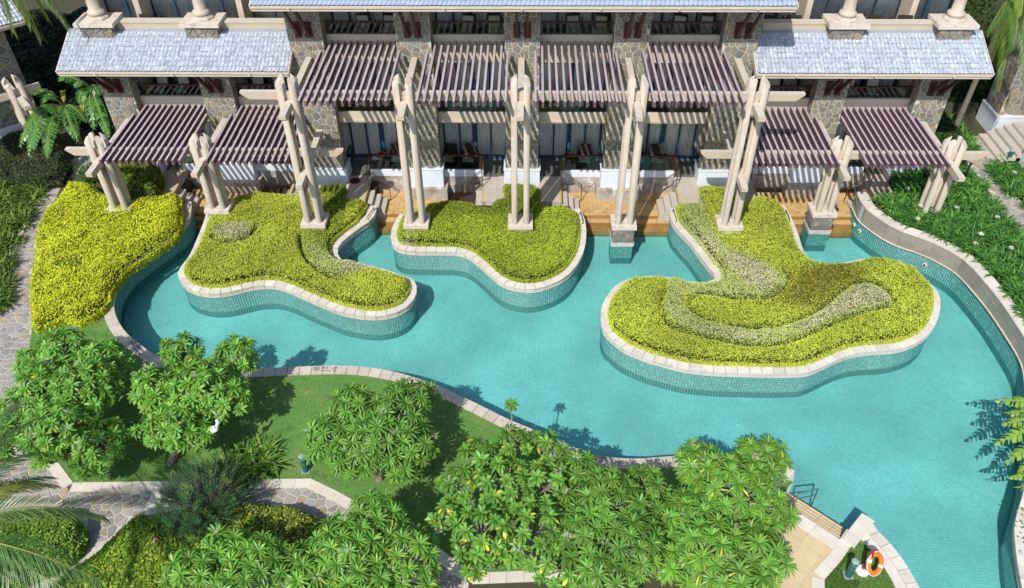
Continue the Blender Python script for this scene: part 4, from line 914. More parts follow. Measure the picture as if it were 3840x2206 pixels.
# ------------------------------------------------------------------ hedges
def vnoise(P, s, seed=0):
    P = np.asarray(P)*s+seed*17.31; i = np.floor(P).astype(np.int64); f = P-i; f = f*f*(3-2*f)
    def h(a, b): 
        v = (a*374761393+b*668265263+seed*1442695) & 0xffffffff; v = ((v ^ (v >> 13))*1274126177) & 0xffffffff; return ((v ^ (v >> 16)) & 0xffff)/65535.
    a, b_ = i[:, 0], i[:, 1]; return (h(a, b_)*(1-f[:, 0])+h(a+1, b_)*f[:, 0])*(1-f[:, 1])+(h(a, b_+1)*(1-f[:, 0])+h(a+1, b_+1)*f[:, 0])*f[:, 1]
HLEAF = leafmat('hedge_leaves', None, .3, .5, 0, .3)
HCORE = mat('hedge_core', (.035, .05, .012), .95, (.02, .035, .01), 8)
def hedge(poly, z0, h, label, pal, dens=1000, leaf=(.052, .034), bump=.06, bs=1.8, zones=(), grooves=(), rim=.30, seed=1, sidebias=.0, sink=0, gcut=.6):
    """pal: [(rgb, weight)]; zones: [(poly, pal, soft)]; grooves: polylines cut into the top"""
    P = np.array(dedupe([tuple(p) for p in poly]), float); R = np.random.default_rng(seed); lo, hi = P.min(0), P.max(0)
    def top(q, d):
        t_ = np.clip(d/rim, 0, 1); z = h*(.30+.70*np.sqrt(np.maximum(0, 1-(1-t_)**2)))+bump*(vnoise(q, bs, seed)-.5)*2+bump*.5*(vnoise(q, bs*3.1, seed+3)-.5)*2
        for g in grooves:
            gd = dist(q, np.array(g), closed=False); z -= h*gcut*np.exp(-(gd/.10)**2)
        return z0+z
    area = abs(sum(P[i][0]*P[(i+1) % len(P)][1]-P[(i+1) % len(P)][0]*P[i][1] for i in range(len(P))))/2
    n = int(area*dens); q = R.uniform(lo, hi, (int(n*2.6*((hi-lo).prod()/area)/2.6)+10, 2)); q = q[inside(q, P)]; d = dist(q, P); z = top(q, d)
    # leaves down the sides
    per = resample(np.vstack([P, P[:1]]), .02); kk_ = R.integers(0, len(per), int(len(per)*.02*h*dens*1.1)); qs = per[kk_]+R.normal(0, .03, (len(kk_), 2)); zs = z0+R.uniform(0, 1, len(kk_))*h*.55
    q = np.vstack([q, qs]); z = np.concatenate([z, zs]); d = np.concatenate([d, np.zeros(len(qs))]); m_ = len(q)
    z = z+R.normal(0, .022, m_)-np.abs(R.normal(0, .02, m_))
    az = R.uniform(0, 2*pi, m_); el = R.normal(.15, .55, m_); L_ = leaf[0]*R.uniform(.7, 1.35, m_); Wd = leaf[1]*R.uniform(.7, 1.3, m_)
    a = np.c_[np.cos(az)*np.cos(el), np.sin(az)*np.cos(el), np.sin(el)]; up = np.c_[R.normal(0, .45, (m_, 2)), np.ones(m_)]
    b_ = np.cross(up, a); b_ /= np.maximum(np.linalg.norm(b_, axis=1)[:, None], 1e-6)
    c = np.c_[q, z]; V = np.stack([c-a*L_[:, None]*.5, c+b_*Wd[:, None]*.5-a*L_[:, None]*.05, c+a*L_[:, None]*.5, c-b_*Wd[:, None]*.5-a*L_[:, None]*.05], 1).reshape(-1, 3)
    def pick(pl, k): w_ = np.array([p[1] for p in pl], float); idx = R.choice(len(pl), k, p=w_/w_.sum()); return np.array([p[0] for p in pl])[idx]
    col = pick(pal, m_); 
    for zp, zpal, soft in zones:
        jit = q+R.normal(0, soft, q.shape); s_ = inside(jit, np.array(zp)); col[s_] = pick(zpal, int(s_.sum()))
    col = col*(R.uniform(.84, 1.14, m_)*(.84+.32*vnoise(q, .9, seed+9)))[:, None]
    root = thing('hedge', (float(P[:, 0].mean()), float(P[:, 1].mean()), z0), label, 'hedge', None)
    me = npmesh('foliage', V-np.array(base(root)), np.arange(m_*4).reshape(-1, 4), HLEAF, np.repeat(col, 4, 0)); o = put('foliage', me, root, base(root)); o['kind'] = 'stuff'
    # dark woody core
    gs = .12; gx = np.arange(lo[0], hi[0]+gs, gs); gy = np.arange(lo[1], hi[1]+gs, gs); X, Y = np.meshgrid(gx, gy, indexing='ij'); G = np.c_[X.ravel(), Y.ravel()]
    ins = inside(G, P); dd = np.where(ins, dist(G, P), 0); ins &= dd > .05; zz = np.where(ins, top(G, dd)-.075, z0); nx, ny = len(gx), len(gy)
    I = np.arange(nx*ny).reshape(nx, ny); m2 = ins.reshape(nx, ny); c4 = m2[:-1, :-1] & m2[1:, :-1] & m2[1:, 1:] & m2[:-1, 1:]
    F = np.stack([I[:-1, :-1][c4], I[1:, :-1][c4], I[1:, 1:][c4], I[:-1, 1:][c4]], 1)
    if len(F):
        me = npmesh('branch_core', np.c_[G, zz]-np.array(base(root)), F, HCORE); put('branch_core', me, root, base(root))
        ps = resample(np.vstack([P, P[:1]]), .15); ps = offset(ps, 0); mb = MB(); k_ = len(ps); cen_ = P.mean(0)
    return root
YG = [((.58, .64, .07), 5), ((.48, .57, .06), 4), ((.68, .71, .13), 3), ((.34, .45, .05), 3), ((.17, .26, .03), 1)]
YG_BRIGHT = [((.64, .68, .03), 6), ((.50, .58, .03), 4), ((.74, .76, .06), 3), ((.36, .43, .03), 2.5), ((.17, .24, .025), .9)]
YG_GREEN = [((.30, .38, .035), 5), ((.20, .30, .03), 4), ((.42, .46, .05), 2), ((.12, .20, .02), 2)]
PALE = [((.60, .59, .34), 5), ((.68, .65, .46), 4), ((.50, .53, .24), 3), ((.24, .28, .06), 2), ((.50, .44, .26), 2)]
PALEG = [((.53, .60, .20), 5), ((.46, .54, .16), 4), ((.60, .62, .32), 3), ((.34, .44, .11), 2)]
OLIVE = [((.28, .26, .04), 4), ((.36, .38, .03), 3), ((.18, .20, .03), 3), ((.24, .17, .05), 2)]
HZ = 1.48
def inner(c, off, a=0, b_=None): return [tuple(p) for p in offset(c, off)[a:b_:2]]
# left bank
hb = TR(M1, [(400,0),(330,100),(262,200),(250,290),(255,350),(240,440),(222,530),(208,640),(212,760),(218,860),(240,940),(350,900),(450,860),(560,890),(650,860),(735,800),(785,740),(800,670),(850,590),(920,510),(1020,440),(1150,360),(1275,270),(1325,190),(1335,100),(1325,30)], 1.6)
hb = hb+TR(K0, [(1870,960),(1740,930),(1620,970),(1530,1000),(1380,980),(1250,1000),(1080,1050),(860,1010),(640,880),(560,800),(350,740),(200,760)], 1.6)
hedge(hb, LAND_Z, .68, 'large bright yellow-green hedge on the left bank, around the short column group', YG_BRIGHT, 900, (.085, .05), .10, 1.3, seed=2, rim=.4, zones=[(TR(M1, [(420,470),(600,470),(600,520),(420,520)], 1.6), YG_GREEN, .1)])
hA = inner(cA, .30, 6, -14)+TR(K1, [(1480,780),(1400,740),(1230,745),(1130,705),(1180,590),(1130,500),(980,520),(800,540),(760,640),(600,640),(330,660),(0,640)], 1.5)+TR(F1, [(1900,1400),(1740,1440)], 1.5)
gA = [TR(M1, [(1900,220),(1850,280),(1780,320),(1700,340),(1620,325),(1570,290)], HZ), TR(M1, [(2222,280),(2228,360),(2250,420),(2290,480),(2360,540),(2450,590),(2535,600)], HZ)]
hedge(hA, .95, .52, 'yellow-green clipped planting filling the left planter island round the tall column group', YG, 1900, seed=3, rim=.22, grooves=gA,
      zones=[(TR(M1, [(1590,220),(1700,190),(1840,200),(1860,270),(1760,320),(1640,310),(1580,270)], HZ), PALE, .12), (TR(M1, [(2260,300),(2400,350),(2535,430),(2535,590),(2400,560),(2300,480)], HZ), PALEG, .15), (TR(M2, [(0,455),(120,465),(240,500),(200,530),(80,560),(0,565)], HZ), PALE, .1), (TR(K1, [(800,540),(1180,500),(1500,800),(1100,900),(850,950)], HZ), YG_GREEN, .3), (TR(M1, [(2230,250),(2535,100),(2535,420),(2300,300)], HZ), YG_GREEN, .3)])
hB = inner(cI, .30, 4, -4)+TR(K2, [(2060,900),(1950,855),(1830,810),(1650,850),(1540,850),(1530,580),(1400,520),(970,515),(1000,700),(830,770),(840,870),(600,850),(530,790),(350,755),(100,770),(-150,800),(-190,870)], 1.5)
hedge(hB, .95, .50, 'yellow-green clipped planting filling the middle planter island under the central column group', [((.46, .56, .045), 5), ((.37, .48, .04), 4), ((.60, .66, .09), 2.5), ((.23, .34, .03), 3), ((.13, .20, .03), .6)], 1900, seed=4, rim=.22, bump=.05,
      zones=[(TR(K2, [(-200,720),(1000,480),(1560,500),(1560,900),(1100,1000),(-200,980)], HZ), YG_GREEN, .25), (TR(M2, [(420,290),(520,290),(560,350),(430,350)], HZ), PALE, .15)])
hC = inner(cC, .30, 2, -2)+TR(M3, [(730,40),(690,10),(600,-10),(460,-10),(200,-30),(140,-30)], HZ)+TR(K3, [(2500,720),(2320,800),(2100,560),(1880,540),(1670,540),(1690,800),(1560,790),(1360,790)], HZ)
gC = [TR(M3, [(1300,640),(1340,622),(1400,628),(1480,652),(1540,700),(1575,760),(1560,800),(1500,815),(1400,838),(1250,878),(1130,925),(1000,990),(880,1040),(740,1090),(600,1100),(450,1090),(300,1060),(150,1025),(0,995)], HZ)+TR(M2, [(2470,960),(2400,910),(2368,850),(2372,780),(2400,690),(2430,600)], HZ),
      TR(M3, [(1300,620),(1200,675),(1120,735),(1060,790),(950,860),(820,912),(700,950),(550,972),(350,945),(200,905),(80,850),(45,800),(60,750),(110,710),(200,718),(350,745),(500,750),(620,745),(700,712),(770,650),(795,600),(750,520)], HZ)]
zC = [(TR(M3, [(0,-20),(150,0),(200,200),(260,290),(330,360),(480,430),(620,500),(720,560),(780,610),(750,670),(680,720),(550,745),(300,735),(100,700),(0,740),(0,600),(270,600),(200,470),(80,300),(0,200)], HZ), PALEG, .06),
      (TR(M3, [(340,400),(480,440),(620,510),(700,580),(690,660),(600,700),(480,650),(400,560),(300,480)], HZ), PALE, .10),
      (TR(M3, [(110,250),(200,280),(300,380),(250,420),(150,330)], HZ), PALE, .12),
      (TR(M3, [(820,560),(1000,500),(1250,470),(1330,600),(1200,670),(1050,790),(850,800),(700,760),(790,660)], HZ), OLIVE, .3),
      (TR(M3, [(1380,635),(1470,655),(1530,710),(1560,765),(1540,800),(1400,825),(1230,870),(1110,915),(980,980),(860,1030),(720,1080),(590,1088),(450,1078),(300,1045),(150,1010),(-25,960),(-60,700),(-25,740),(40,850),(200,925),(350,960),(550,985),(700,965),(830,925),(960,870),(1080,790),(1160,720),(1280,660)], HZ), PALEG, .035),
      (TR(M3, [(1370,650),(1470,670),(1535,740),(1530,780),(1390,800),(1220,845),(1080,900),(900,985),(860,960),(980,890),(1110,800),(1200,720)], HZ), PALE, .05), (TR(M3, [(100,960),(250,990),(500,1020),(600,1030),(560,1060),(400,1050),(150,990)], HZ), PALE, .12),
      (TR(M2, [(2430,620),(2535,600),(2535,960),(2440,900),(2400,820),(2410,720)], HZ), PALEG, .035)]
hedge(hC, .95, .52, 'two-lobed yellow-green planting with pale clipped swirls filling the largest planter island', YG, 1900, seed=5, rim=.22, grooves=gC, zones=zC, gcut=.55)
# garden hedges at the left and bottom
DARKG = [((.055, .085, .03), 4), ((.10, .12, .06), 3), ((.15, .15, .09), 1.5), ((.03, .05, .02), 3)]
LG = [((.18, .36, .04), 5), ((.30, .50, .07), 3), ((.08, .15, .02), 3), ((.36, .44, .05), 1.2)]
LGY = [((.22, .37, .03), 4), ((.32, .46, .05), 3), ((.12, .22, .02), 3), ((.50, .52, .05), .8)]
hedge(TR(F1, [(-60,1050),(80,980),(200,960),(330,1000),(460,1080),(500,1180),(430,1290),(330,1310),(150,1310),(60,1280),(-80,1270)], 1.7), LAND_Z, .8, 'dark grey-green small-leaved hedge below the banana plants at the left edge', DARKG, 700, (.085, .05), .12, 1.6, seed=6, rim=.4)
hedge(TR(B1, [(-100,870),(60,860),(200,842),(330,842),(450,860),(535,900),(580,960),(585,1040),(540,1130),(430,1210),(300,1270),(150,1330),(-100,1400)], 1.7), LAND_Z, .85, 'rounded green hedge behind the curved kerb at the bottom left', LG, 1000, (.085, .055), .08, 1.5, seed=7, rim=.45)
hedge(TR(B1, [(360,1380),(470,1290),(600,1215),(720,1130),(840,1020),(940,925),(1060,870),(1200,900),(1450,1000),(1650,1150),(1500,1560),(300,1560)], 1.8), LAND_Z, .9, 'spreading yellow-green hedge at the bottom below the oleander', LGY, 900, (.095, .06), .12, 1.2, seed=8, rim=.5)
hedge(TR(B1, [(1600,800),(1850,788),(2000,810),(2100,812),(2250,850),(2370,920),(2420,1000),(2300,1080),(2150,1150),(1900,1200),(1600,1150),(1500,950)], 1.7), LAND_Z, .8, 'rounded olive and yellow hedge between the flagstone path and the frangipani at the bottom', [((.27, .38, .04), 3), ((.20, .28, .035), 3), ((.11, .15, .03), 3), ((.50, .52, .07), 1.4), ((.10, .09, .03), .7)], 900, (.09, .055), .12, 1.6, seed=9, rim=.5)
hedge(TR(K0, [(700,520),(960,480),(1300,470),(1520,500),(1560,640),(1500,760),(1560,860),(1500,960),(1300,980),(1080,1030),(950,900),(800,700)], 2.0), LAND_Z, 1.25, 'tall loose green shrub below the far left pergola', [((.20, .30, .03), 4), ((.34, .40, .03), 2), ((.08, .13, .02), 4)], 700, (.10, .06), .25, 1.2, seed=10, rim=.6)
hedge([(-33,38.5),(-22,35.8),(-19.4,33.6),(-19.4,46),(-33,48)], .9, 1.6, 'shrubs coloured dark as if shaded, in the gap between the two buildings at the left', [((.010, .02, .007), 3), ((.018, .032, .01), 2)], 150, (.25, .10), .5, .6, seed=11, rim=1.2)  # the gap's deep shade is put into these near-black leaf colours
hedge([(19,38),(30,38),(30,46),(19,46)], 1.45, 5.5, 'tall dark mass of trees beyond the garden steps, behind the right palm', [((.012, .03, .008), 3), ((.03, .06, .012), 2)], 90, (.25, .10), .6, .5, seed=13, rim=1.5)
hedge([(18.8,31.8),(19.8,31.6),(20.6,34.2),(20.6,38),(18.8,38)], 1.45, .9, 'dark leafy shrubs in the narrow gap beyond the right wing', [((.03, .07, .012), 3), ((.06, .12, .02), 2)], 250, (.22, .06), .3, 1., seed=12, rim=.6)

# ------------------------------------------------------------------ strap-leaved beds
def straps(name, poly, z, dens, L_, W_, nl, cols, seed, label, cat, flowers=0, thing_=True):
    R = np.random.default_rng(seed); P = np.array(poly); lo, hi = P.min(0), P.max(0)
    area = abs(sum(P[i][0]*P[(i+1) % len(P)][1]-P[(i+1) % len(P)][0]*P[i][1] for i in range(len(P))))/2
    q = R.uniform(lo, hi, (int(area*dens*(hi-lo).prod()/area)+8, 2)); q = q[inside(q, P)]; npl = len(q); m_ = npl*nl
    c = np.repeat(q, nl, 0); az = R.uniform(0, 2*pi, m_); ln = L_*R.uniform(.7, 1.25, m_); e0 = R.uniform(.9, 1.45, m_); bend = R.uniform(1.0, 1.9, m_); wd = W_*R.uniform(.7, 1.2, m_)
    S = 5; pts = [np.c_[c+R.normal(0, .02, c.shape), np.full(m_, z)]]; 
    for s_ in range(1, S):
        e = e0-bend*(s_-.5)/(S-1); st_ = ln/(S-1); pts.append(pts[-1]+np.c_[np.cos(az)*np.cos(e)*st_, np.sin(az)*np.cos(e)*st_, np.sin(e)*st_])
    side = np.c_[-np.sin(az), np.cos(az), np.zeros(m_)]; prof = [.7, 1., .95, .7, .08]; V = []
    for s_ in range(S): V += [pts[s_]-side*(wd*prof[s_]/2)[:, None], pts[s_]+side*(wd*prof[s_]/2)[:, None]]
    V = np.stack(V, 1).reshape(-1, 3); b0 = (np.arange(m_)*2*S)[:, None]
    F = np.concatenate([b0+np.array([2*s_, 2*s_+1, 2*s_+3, 2*s_+2]) for s_ in range(S-1)], 0)
    k = R.integers(0, len(cols), m_); cc = np.array(cols)[k]*R.uniform(.7, 1.25, (m_, 1))
    loc = (float(P[:, 0].mean()), float(P[:, 1].mean()), z); root = thing(name, loc, label, cat)
    me = npmesh('strap_leaves', V-np.array(loc), F, HLEAF, np.repeat(cc, 2*S, 0)); o = put('strap_leaves', me, root, loc); o['kind'] = 'stuff'
    for i in range(flowers):
        p = q[R.integers(0, npl)]; mb = MB(); zc = z+L_*.9
        mb.tube([(p[0], p[1], z+.1), (p[0]+.02, p[1], zc-.02)], .012, 5)
        for kx in range(9):
            a = kx*2*pi/9+R.uniform(-.2, .2); e = R.uniform(.1, .8); dx_, dy_ = cos(a), sin(a); sx_, sy_ = -dy_, dx_; l_ = .13
            mb.add([(p[0], p[1], zc), (p[0]+dx_*l_*.6+sx_*.018, p[1]+dy_*l_*.6+sy_*.018, zc+.05*e), (p[0]+dx_*l_, p[1]+dy_*l_, zc-.02), (p[0]+dx_*l_*.6-sx_*.018, p[1]+dy_*l_*.6-sy_*.018, zc+.05*e)], [(0,1,2,3)], 1)
        mb.build('flower', [STEMM, PETAL], root)
    return root
STEMM = mat('flower_stem', (.12, .22, .05), .6); PETAL = leafmat('white_petals', (.80, .76, .74), .3, .6, .05, .2)
lilyP = [tuple(p) for p in offset(cR, .55)[8::5]]+[(18.9,19.5),(19.4,21)]+TR(M3, [(2535,330),(2480,230),(2370,120),(2290,10)], 1.7)+TR(F3, [(2200,1330),(2060,1240),(2000,1200)], 1.7)+[(18.0,31.3),(16.6,31.0),(16.3,29.4),(15.5,29.3)]
LILYC = [(.075,.22,.04),(.10,.28,.045),(.05,.16,.035),(.15,.34,.06)]
straps('lily_bed', lilyP, 1.48, 17, .62, .062, 15, LILYC, 21, 'dark green spider lily bed behind the tall curved wall at the right', 'lily bed', 12)
straps('lily_bed', TR(M3, [(2460,-10),(2535,60),(2800,350),(2900,0)], 1.6)+TR(F3, [(2535,1150),(2400,1180),(2280,1230),(2330,1330),(2430,1450)], 1.6), 1.48, 16, .6, .062, 15, LILYC, 22, 'green spider lily bed at the right edge beyond the flagstone path', 'lily bed', 3)
straps('lily_bed', [(19.6,32.6),(20.9,32.6),(21.2,36),(20.0,36)], 1.48, 10, .7, .055, 14, LILYC, 23, 'small clump of lilies beside the garden steps at the right', 'lily bed', 0)
straps('strap_leaf_bed', TR(M1, [(290,0),(210,200),(130,330),(95,450),(85,600),(70,740),(30,840),(-150,900),(-200,-100),(0,-160)], 1.1)+TR(F1, [(60,1290),(180,1300),(300,1380),(330,1456)], 1.1), LAND_Z, 15, .62, .062, 14, [(.07,.14,.02),(.12,.21,.03),(.24,.32,.06),(.045,.09,.015)], 24, 'shaggy strap-leaved bed between the left edge and the curving path', 'bed', 2)
straps('strap_leaf_clump', TR(B1, [(1640,560),(1740,470),(1850,440),(1980,430),(2040,480),(1990,560),(1880,620),(1720,640)], 1.2), LAND_Z, 26, .72, .085, 20, [(.07,.19,.03),(.12,.27,.04),(.24,.36,.07)], 25, 'clump of broad arching yellow-green leaves on the lawn below the garden lamp', 'plant')
straps('strap_leaf_clump', TR(K0, [(330,640),(560,520),(640,600),(660,800),(520,760),(400,700)], 1.2), LAND_Z, 9, .55, .045, 14, [(.05,.12,.02),(.09,.18,.03)], 26, 'dark strap-leaved clump between the left path and the yellow hedge', 'plant')
# ------------------------------------------------------------------ frangipani trees
def leafblade(vs, fs, cs, o, d, up, ln, wd, col, droop=.35, st=4, fold=.18):
    """folded leaf with a midrib; o base, d direction"""
    d = d.normalized(); s_ = d.cross(up).normalized(); u = s_.cross(d).normalized(); k = len(vs); p = Vector(o); prof = [.16, .62, 1., .86, 0]
    for i in range(st+1):
        t_ = i/st; dd = (d-u*droop*t_*1.6).normalized(); w_ = wd/2*prof[min(4, round(t_*4))]
        if i: p = p+dd*ln/st
        if i == st: vs.append(p.copy()); cs.append(col)
        else:
            vs += [p-s_*w_+u*w_*fold*2, p.copy(), p+s_*w_+u*w_*fold*2]; cs += [col, tuple(min(1, c*1.5+.03) for c in col), col]
    for i in range(st-1):
        a = k+3*i; fs += [(a, a+1, a+4, a+3), (a+1, a+2, a+5, a+4)]
    a = k+3*(st-1); fs += [(a, a+1, a+3), (a+1, a+2, a+3)]
def mesh_mixed(name, vs, fs, cs, matl):
    me = bpy.data.meshes.new(name); me.from_pydata([tuple(v) for v in vs], [], fs); ca = me.color_attributes.new('tint', 'FLOAT_COLOR', 'POINT')
    ca.data.foreach_set('color', np.concatenate([np.array(cs), np.ones((len(cs), 1))], 1).astype(np.float32).ravel()); me.materials.append(matl); return me
FL = leafmat('frangipani_leaves', None, .30, .40, .18, .4)
def rosette(name, seed, nl, ln, wd, col, yellow=.06, up0=.9):
    R = random.Random(seed); vs, fs, cs = [], [], []
    for i in range(nl):
        t_ = i/nl; a = i*2.39996+R.uniform(-.15, .15); e = -.35+1.35*t_**1.2+R.uniform(-.12, .12)
        d = Vector((cos(a)*cos(e), sin(a)*cos(e), sin(e))); l = ln*(1.0-.42*t_**2)*R.uniform(.85, 1.12); g = R.uniform(.68, 1.3)*(1+.2*t_); y_ = R.uniform(.8, 1.35)
        c = (col[0]*g*y_, col[1]*g, col[2]*g)
        if R.random() < yellow*.6 and t_ < .4: c = (.42*g, .40*g, .04)
        leafblade(vs, fs, cs, Vector((cos(a)*.02, sin(a)*.02, -.05+t_*.06)), d, Vector((0, 0, 1)) if abs(d.z) < .9 else Vector((1, 0, 0)), l, wd*R.uniform(.85, 1.15), c, R.uniform(.15, .45))
    return mesh_mixed(name, vs, fs, cs, FL)
C1 = (.10, .245, .024); C2 = (.085, .205, .02); C3 = (.098, .235, .022)
RO = {'a': [rosette('leaf_rosette', i, 28, .31, .080, C1) for i in range(5)], 'b': [rosette('leaf_rosette', 20+i, 34, .36, .060, C3, .05) for i in range(5)],
      'c': [rosette('leaf_rosette', 40+i, 19, .29, .10, C2, .14) for i in range(5)], 'd': [rosette('leaf_rosette', 60+i, 30, .36, .062, C2, .03) for i in range(5)]}
def flowermesh(seed, pink):
    R = random.Random(seed); mb = MB(); 
    for k in range(9):
        c = Vector((R.uniform(-.09, .09), R.uniform(-.09, .09), R.uniform(0, .09))); s_ = R.uniform(.028, .04); tl = Vector((R.uniform(-.4, .4), R.uniform(-.4, .4), 1)).normalized(); x = tl.cross(Vector((0, 1, 0))).normalized(); y = tl.cross(x)
        for j in range(5):
            a = j*2*pi/5; d = x*cos(a)+y*sin(a); e = x*cos(a+.5)+y*sin(a+.5); mb.add([c, c+d*s_*.6, c+(d+e)*s_*.62+tl*.01, c+e*s_*.5], [(0,1,2,3)])
    return mb.mesh('flower_cluster', PINK if pink else PETAL)
PINK = leafmat('pale_pink_petals', (.74, .58, .60), .3, .6, .05, .2)
FLW = [flowermesh(i, i % 3 == 2) for i in range(6)]
BARK = mat('frangipani_bark', (.26, .235, .20), .9, (.17, .15, .125), 7, bump=.6, rnd=.05)
def frangipani(base_xy, lobes, kind, label, seed, nf=8, extra=(), gapf=.0, sp=.35, zb=LAND_Z, pinkf=False):
    """lobes: (u, v, Z, r) overview pixels; rosettes sit on the outside of the lobes"""
    R = random.Random(seed); root = thing('frangipani_tree', (base_xy[0], base_xy[1], zb), label, 'tree', 'frangipani trees of the garden')
    L_ = []
    for (u, v, Z, r) in lobes: p = W(u/.66, v/.66, Z); L_.append((p, r/100.))
    pts = []
    for (c, r) in L_:
        n = int(4*pi*r*r/(sp*sp)*1.9)
        for _ in range(n*3):
            z = R.uniform(-.45, 1); a = R.uniform(0, 2*pi); s_ = sqrt(1-z*z); d = Vector((s_*cos(a), s_*sin(a), z*.82)); p = c+d*r*R.uniform(.86, 1.06)
            if any((Vector(((p-c2).x, (p-c2).y, (p-c2).z/.82))).length < r2*.80 for c2, r2 in L_): continue
            if any((p-q[0]).length < sp*R.uniform(.85, 1.1) for q in pts): continue
            if R.random() < gapf: continue
            pts.append((p, d.normalized(), c))
    # a few rosettes inside, lower, to close the crown
    R.shuffle(pts)
    for (u, v, Z) in extra: p = W(u/.66, v/.66, Z); c = min(L_, key=lambda t_: (t_[0]-p).length)[0]; pts.append((p, Vector((0, 0, 1)), c))
    trunk = MB(); b0 = Vector((base_xy[0], base_xy[1], zb-.05)); cen_ = sum((l[0] for l in L_), Vector((0,0,0)))/len(L_); fork = b0+(cen_-b0)*.38; fork.z = zb+.75
    trunk.tube([b0, b0+(fork-b0)*.5+Vector((.05, -.03, 0)), fork], .13, 8, r1=.10)
    for (c, r) in L_:
        m_ = fork+(c-fork)*.5+Vector((0, 0, -.12)); low = c-Vector((0, 0, r*.35)); trunk.tube([fork, m_, low], .075, 6, r1=.045)
    for p, d, c in pts:
        low = c-Vector((0, 0, .2)); mid = low+(p-low)*.55-Vector((0, 0, .06)); trunk.tube([low, mid, p-d*.05], .032, 5, r1=.018)
    trunk.build('trunk', BARK, root, loc=b0)
    pts.sort(key=lambda t_: -t_[0].z); RV, RF, RC = [], [], []
    for i, (p, d, c) in enumerate(pts):
        ax = (d*.55+Vector((0, 0, .8))+Vector((R.uniform(-.2, .2), R.uniform(-.2, .2), 0))).normalized(); q = ax.to_track_quat('Z', 'Y').to_euler(); q.rotate_axis('Z', R.uniform(0, 6.28))
        s_ = R.uniform(.88, 1.12); me_ = RO[kind][R.randrange(5)]
        if i < 290: put('leaf_rosette', me_, root, p, q, (s_, s_, s_)); continue
        Mx = Matrix.Translation(p-base(root)) @ q.to_matrix().to_4x4() @ Matrix.Scale(s_, 4); n0 = len(RV); RV += [Mx @ v.co for v in me_.vertices]; RF += [tuple(a+n0 for a in pl.vertices) for pl in me_.polygons]; RC += [tuple(a.color)[:3] for a in me_.color_attributes['tint'].data]
    if RV: put('leaf_rosette', mesh_mixed('leaf_rosette', RV, RF, RC, FL), root, base(root))['kind'] = 'stuff'
    for i in range(nf):
        p, d, c = R.choice(pts); put('flower_cluster', R.choice(FLW), root, p+Vector((R.uniform(-.1, .1), R.uniform(-.15, .05), .10)), (R.uniform(-.4, .4), R.uniform(-.4, .4), R.uniform(0, 6)))
    return root
def gxy(u, v, z=LAND_Z): p = W(u/.66, v/.66, z); return (p.x, p.y)
frangipani(gxy(170,1130), [(85,890,2.6,52),(25,1085,2.5,60),(150,870,2.7,80),(250,890,2.6,66),(100,960,2.8,80),(210,960,3.0,95),(40,1030,2.6,72),(140,1060,2.9,88),(245,1090,2.6,70),(295,900,2.4,34),(120,1120,2.4,45),(225,1140,2.2,42)], 'a', 'broad frangipani tree at the left edge, over the flagstone path', 1, 12)
frangipani(gxy(420,1150), [(450,870,2.9,62),(585,880,2.9,62),(390,960,2.8,74),(500,960,3.1,88),(560,990,2.8,66),(430,1050,2.8,76),(370,1060,2.6,40),(490,1070,2.6,42)], 'a', 'frangipani tree beside the pool edge at the left, behind the garden lamp', 2, 10)
frangipani(gxy(938,1190), [(880,1010,3.0,76),(985,1010,3.1,84),(820,1080,2.8,66),(1020,1090,2.8,72),(930,1090,3.0,84),(1045,980,2.7,42),(870,1140,2.6,52),(1000,1140,2.6,50),(790,1110,2.4,35)], 'd', 'round dense frangipani tree alone in the middle of the lawn', 3, 9)
frangipani(gxy(930,1450), [(930,1290,3.0,74),(860,1370,3.1,96),(1000,1380,3.0,78),(770,1430,3.0,86),(1030,1440,2.8,50),(900,1450,3.1,80)], 'b', 'frangipani tree at the bottom, left of the shaded lawn corner', 4, 12)
frangipani(gxy(590,1480), [(560,1370,2.8,64),(490,1430,2.9,76),(640,1410,3.0,84),(590,1480,3.0,90),(700,1470,2.9,60)], 'b', 'frangipani tree at the bottom left, in front of the yellow-green hedge', 5, 6)
frangipani(gxy(1230,1390), [(1180,1130,3.2,50),(1270,1095,3.4,46),(1350,1110,3.2,46),(1130,1200,3.0,52),(1250,1200,3.1,80),(1350,1200,3.2,62),(1105,1275,2.9,42),(1190,1320,3.0,76),(1320,1320,3.2,88),(1390,1400,3.0,60),(1180,1400,2.7,36)], 'c', 'open-crowned frangipani tree by the pool with one long bare branch reaching over the water', 6, 12, extra=[(1265,1000,4.2)], gapf=.10, sp=.385)
frangipani(gxy(1500,1430), [(1430,1170,3.0,60),(1510,1250,3.2,92),(1590,1210,3.0,60),(1450,1330,3.2,76),(1560,1350,3.3,84),(1620,1290,3.0,46),(1500,1430,3.2,72),(1420,1260,3.0,46)], 'd', 'dense frangipani tree between the open-crowned one and the rounded one at the right', 7, 10)
frangipani(gxy(1800,1440), [(1735,1150,3.0,62),(1885,1140,3.0,68),(1810,1210,3.3,98),(1720,1280,3.1,74),(1900,1265,3.1,62),(1760,1360,3.4,84),(1870,1370,3.3,76),(1820,1440,3.4,74),(1690,1400,3.0,48)], 'b', 'large rounded frangipani tree beside the yellow plaza and the bathers steps', 8, 12, sp=.35)

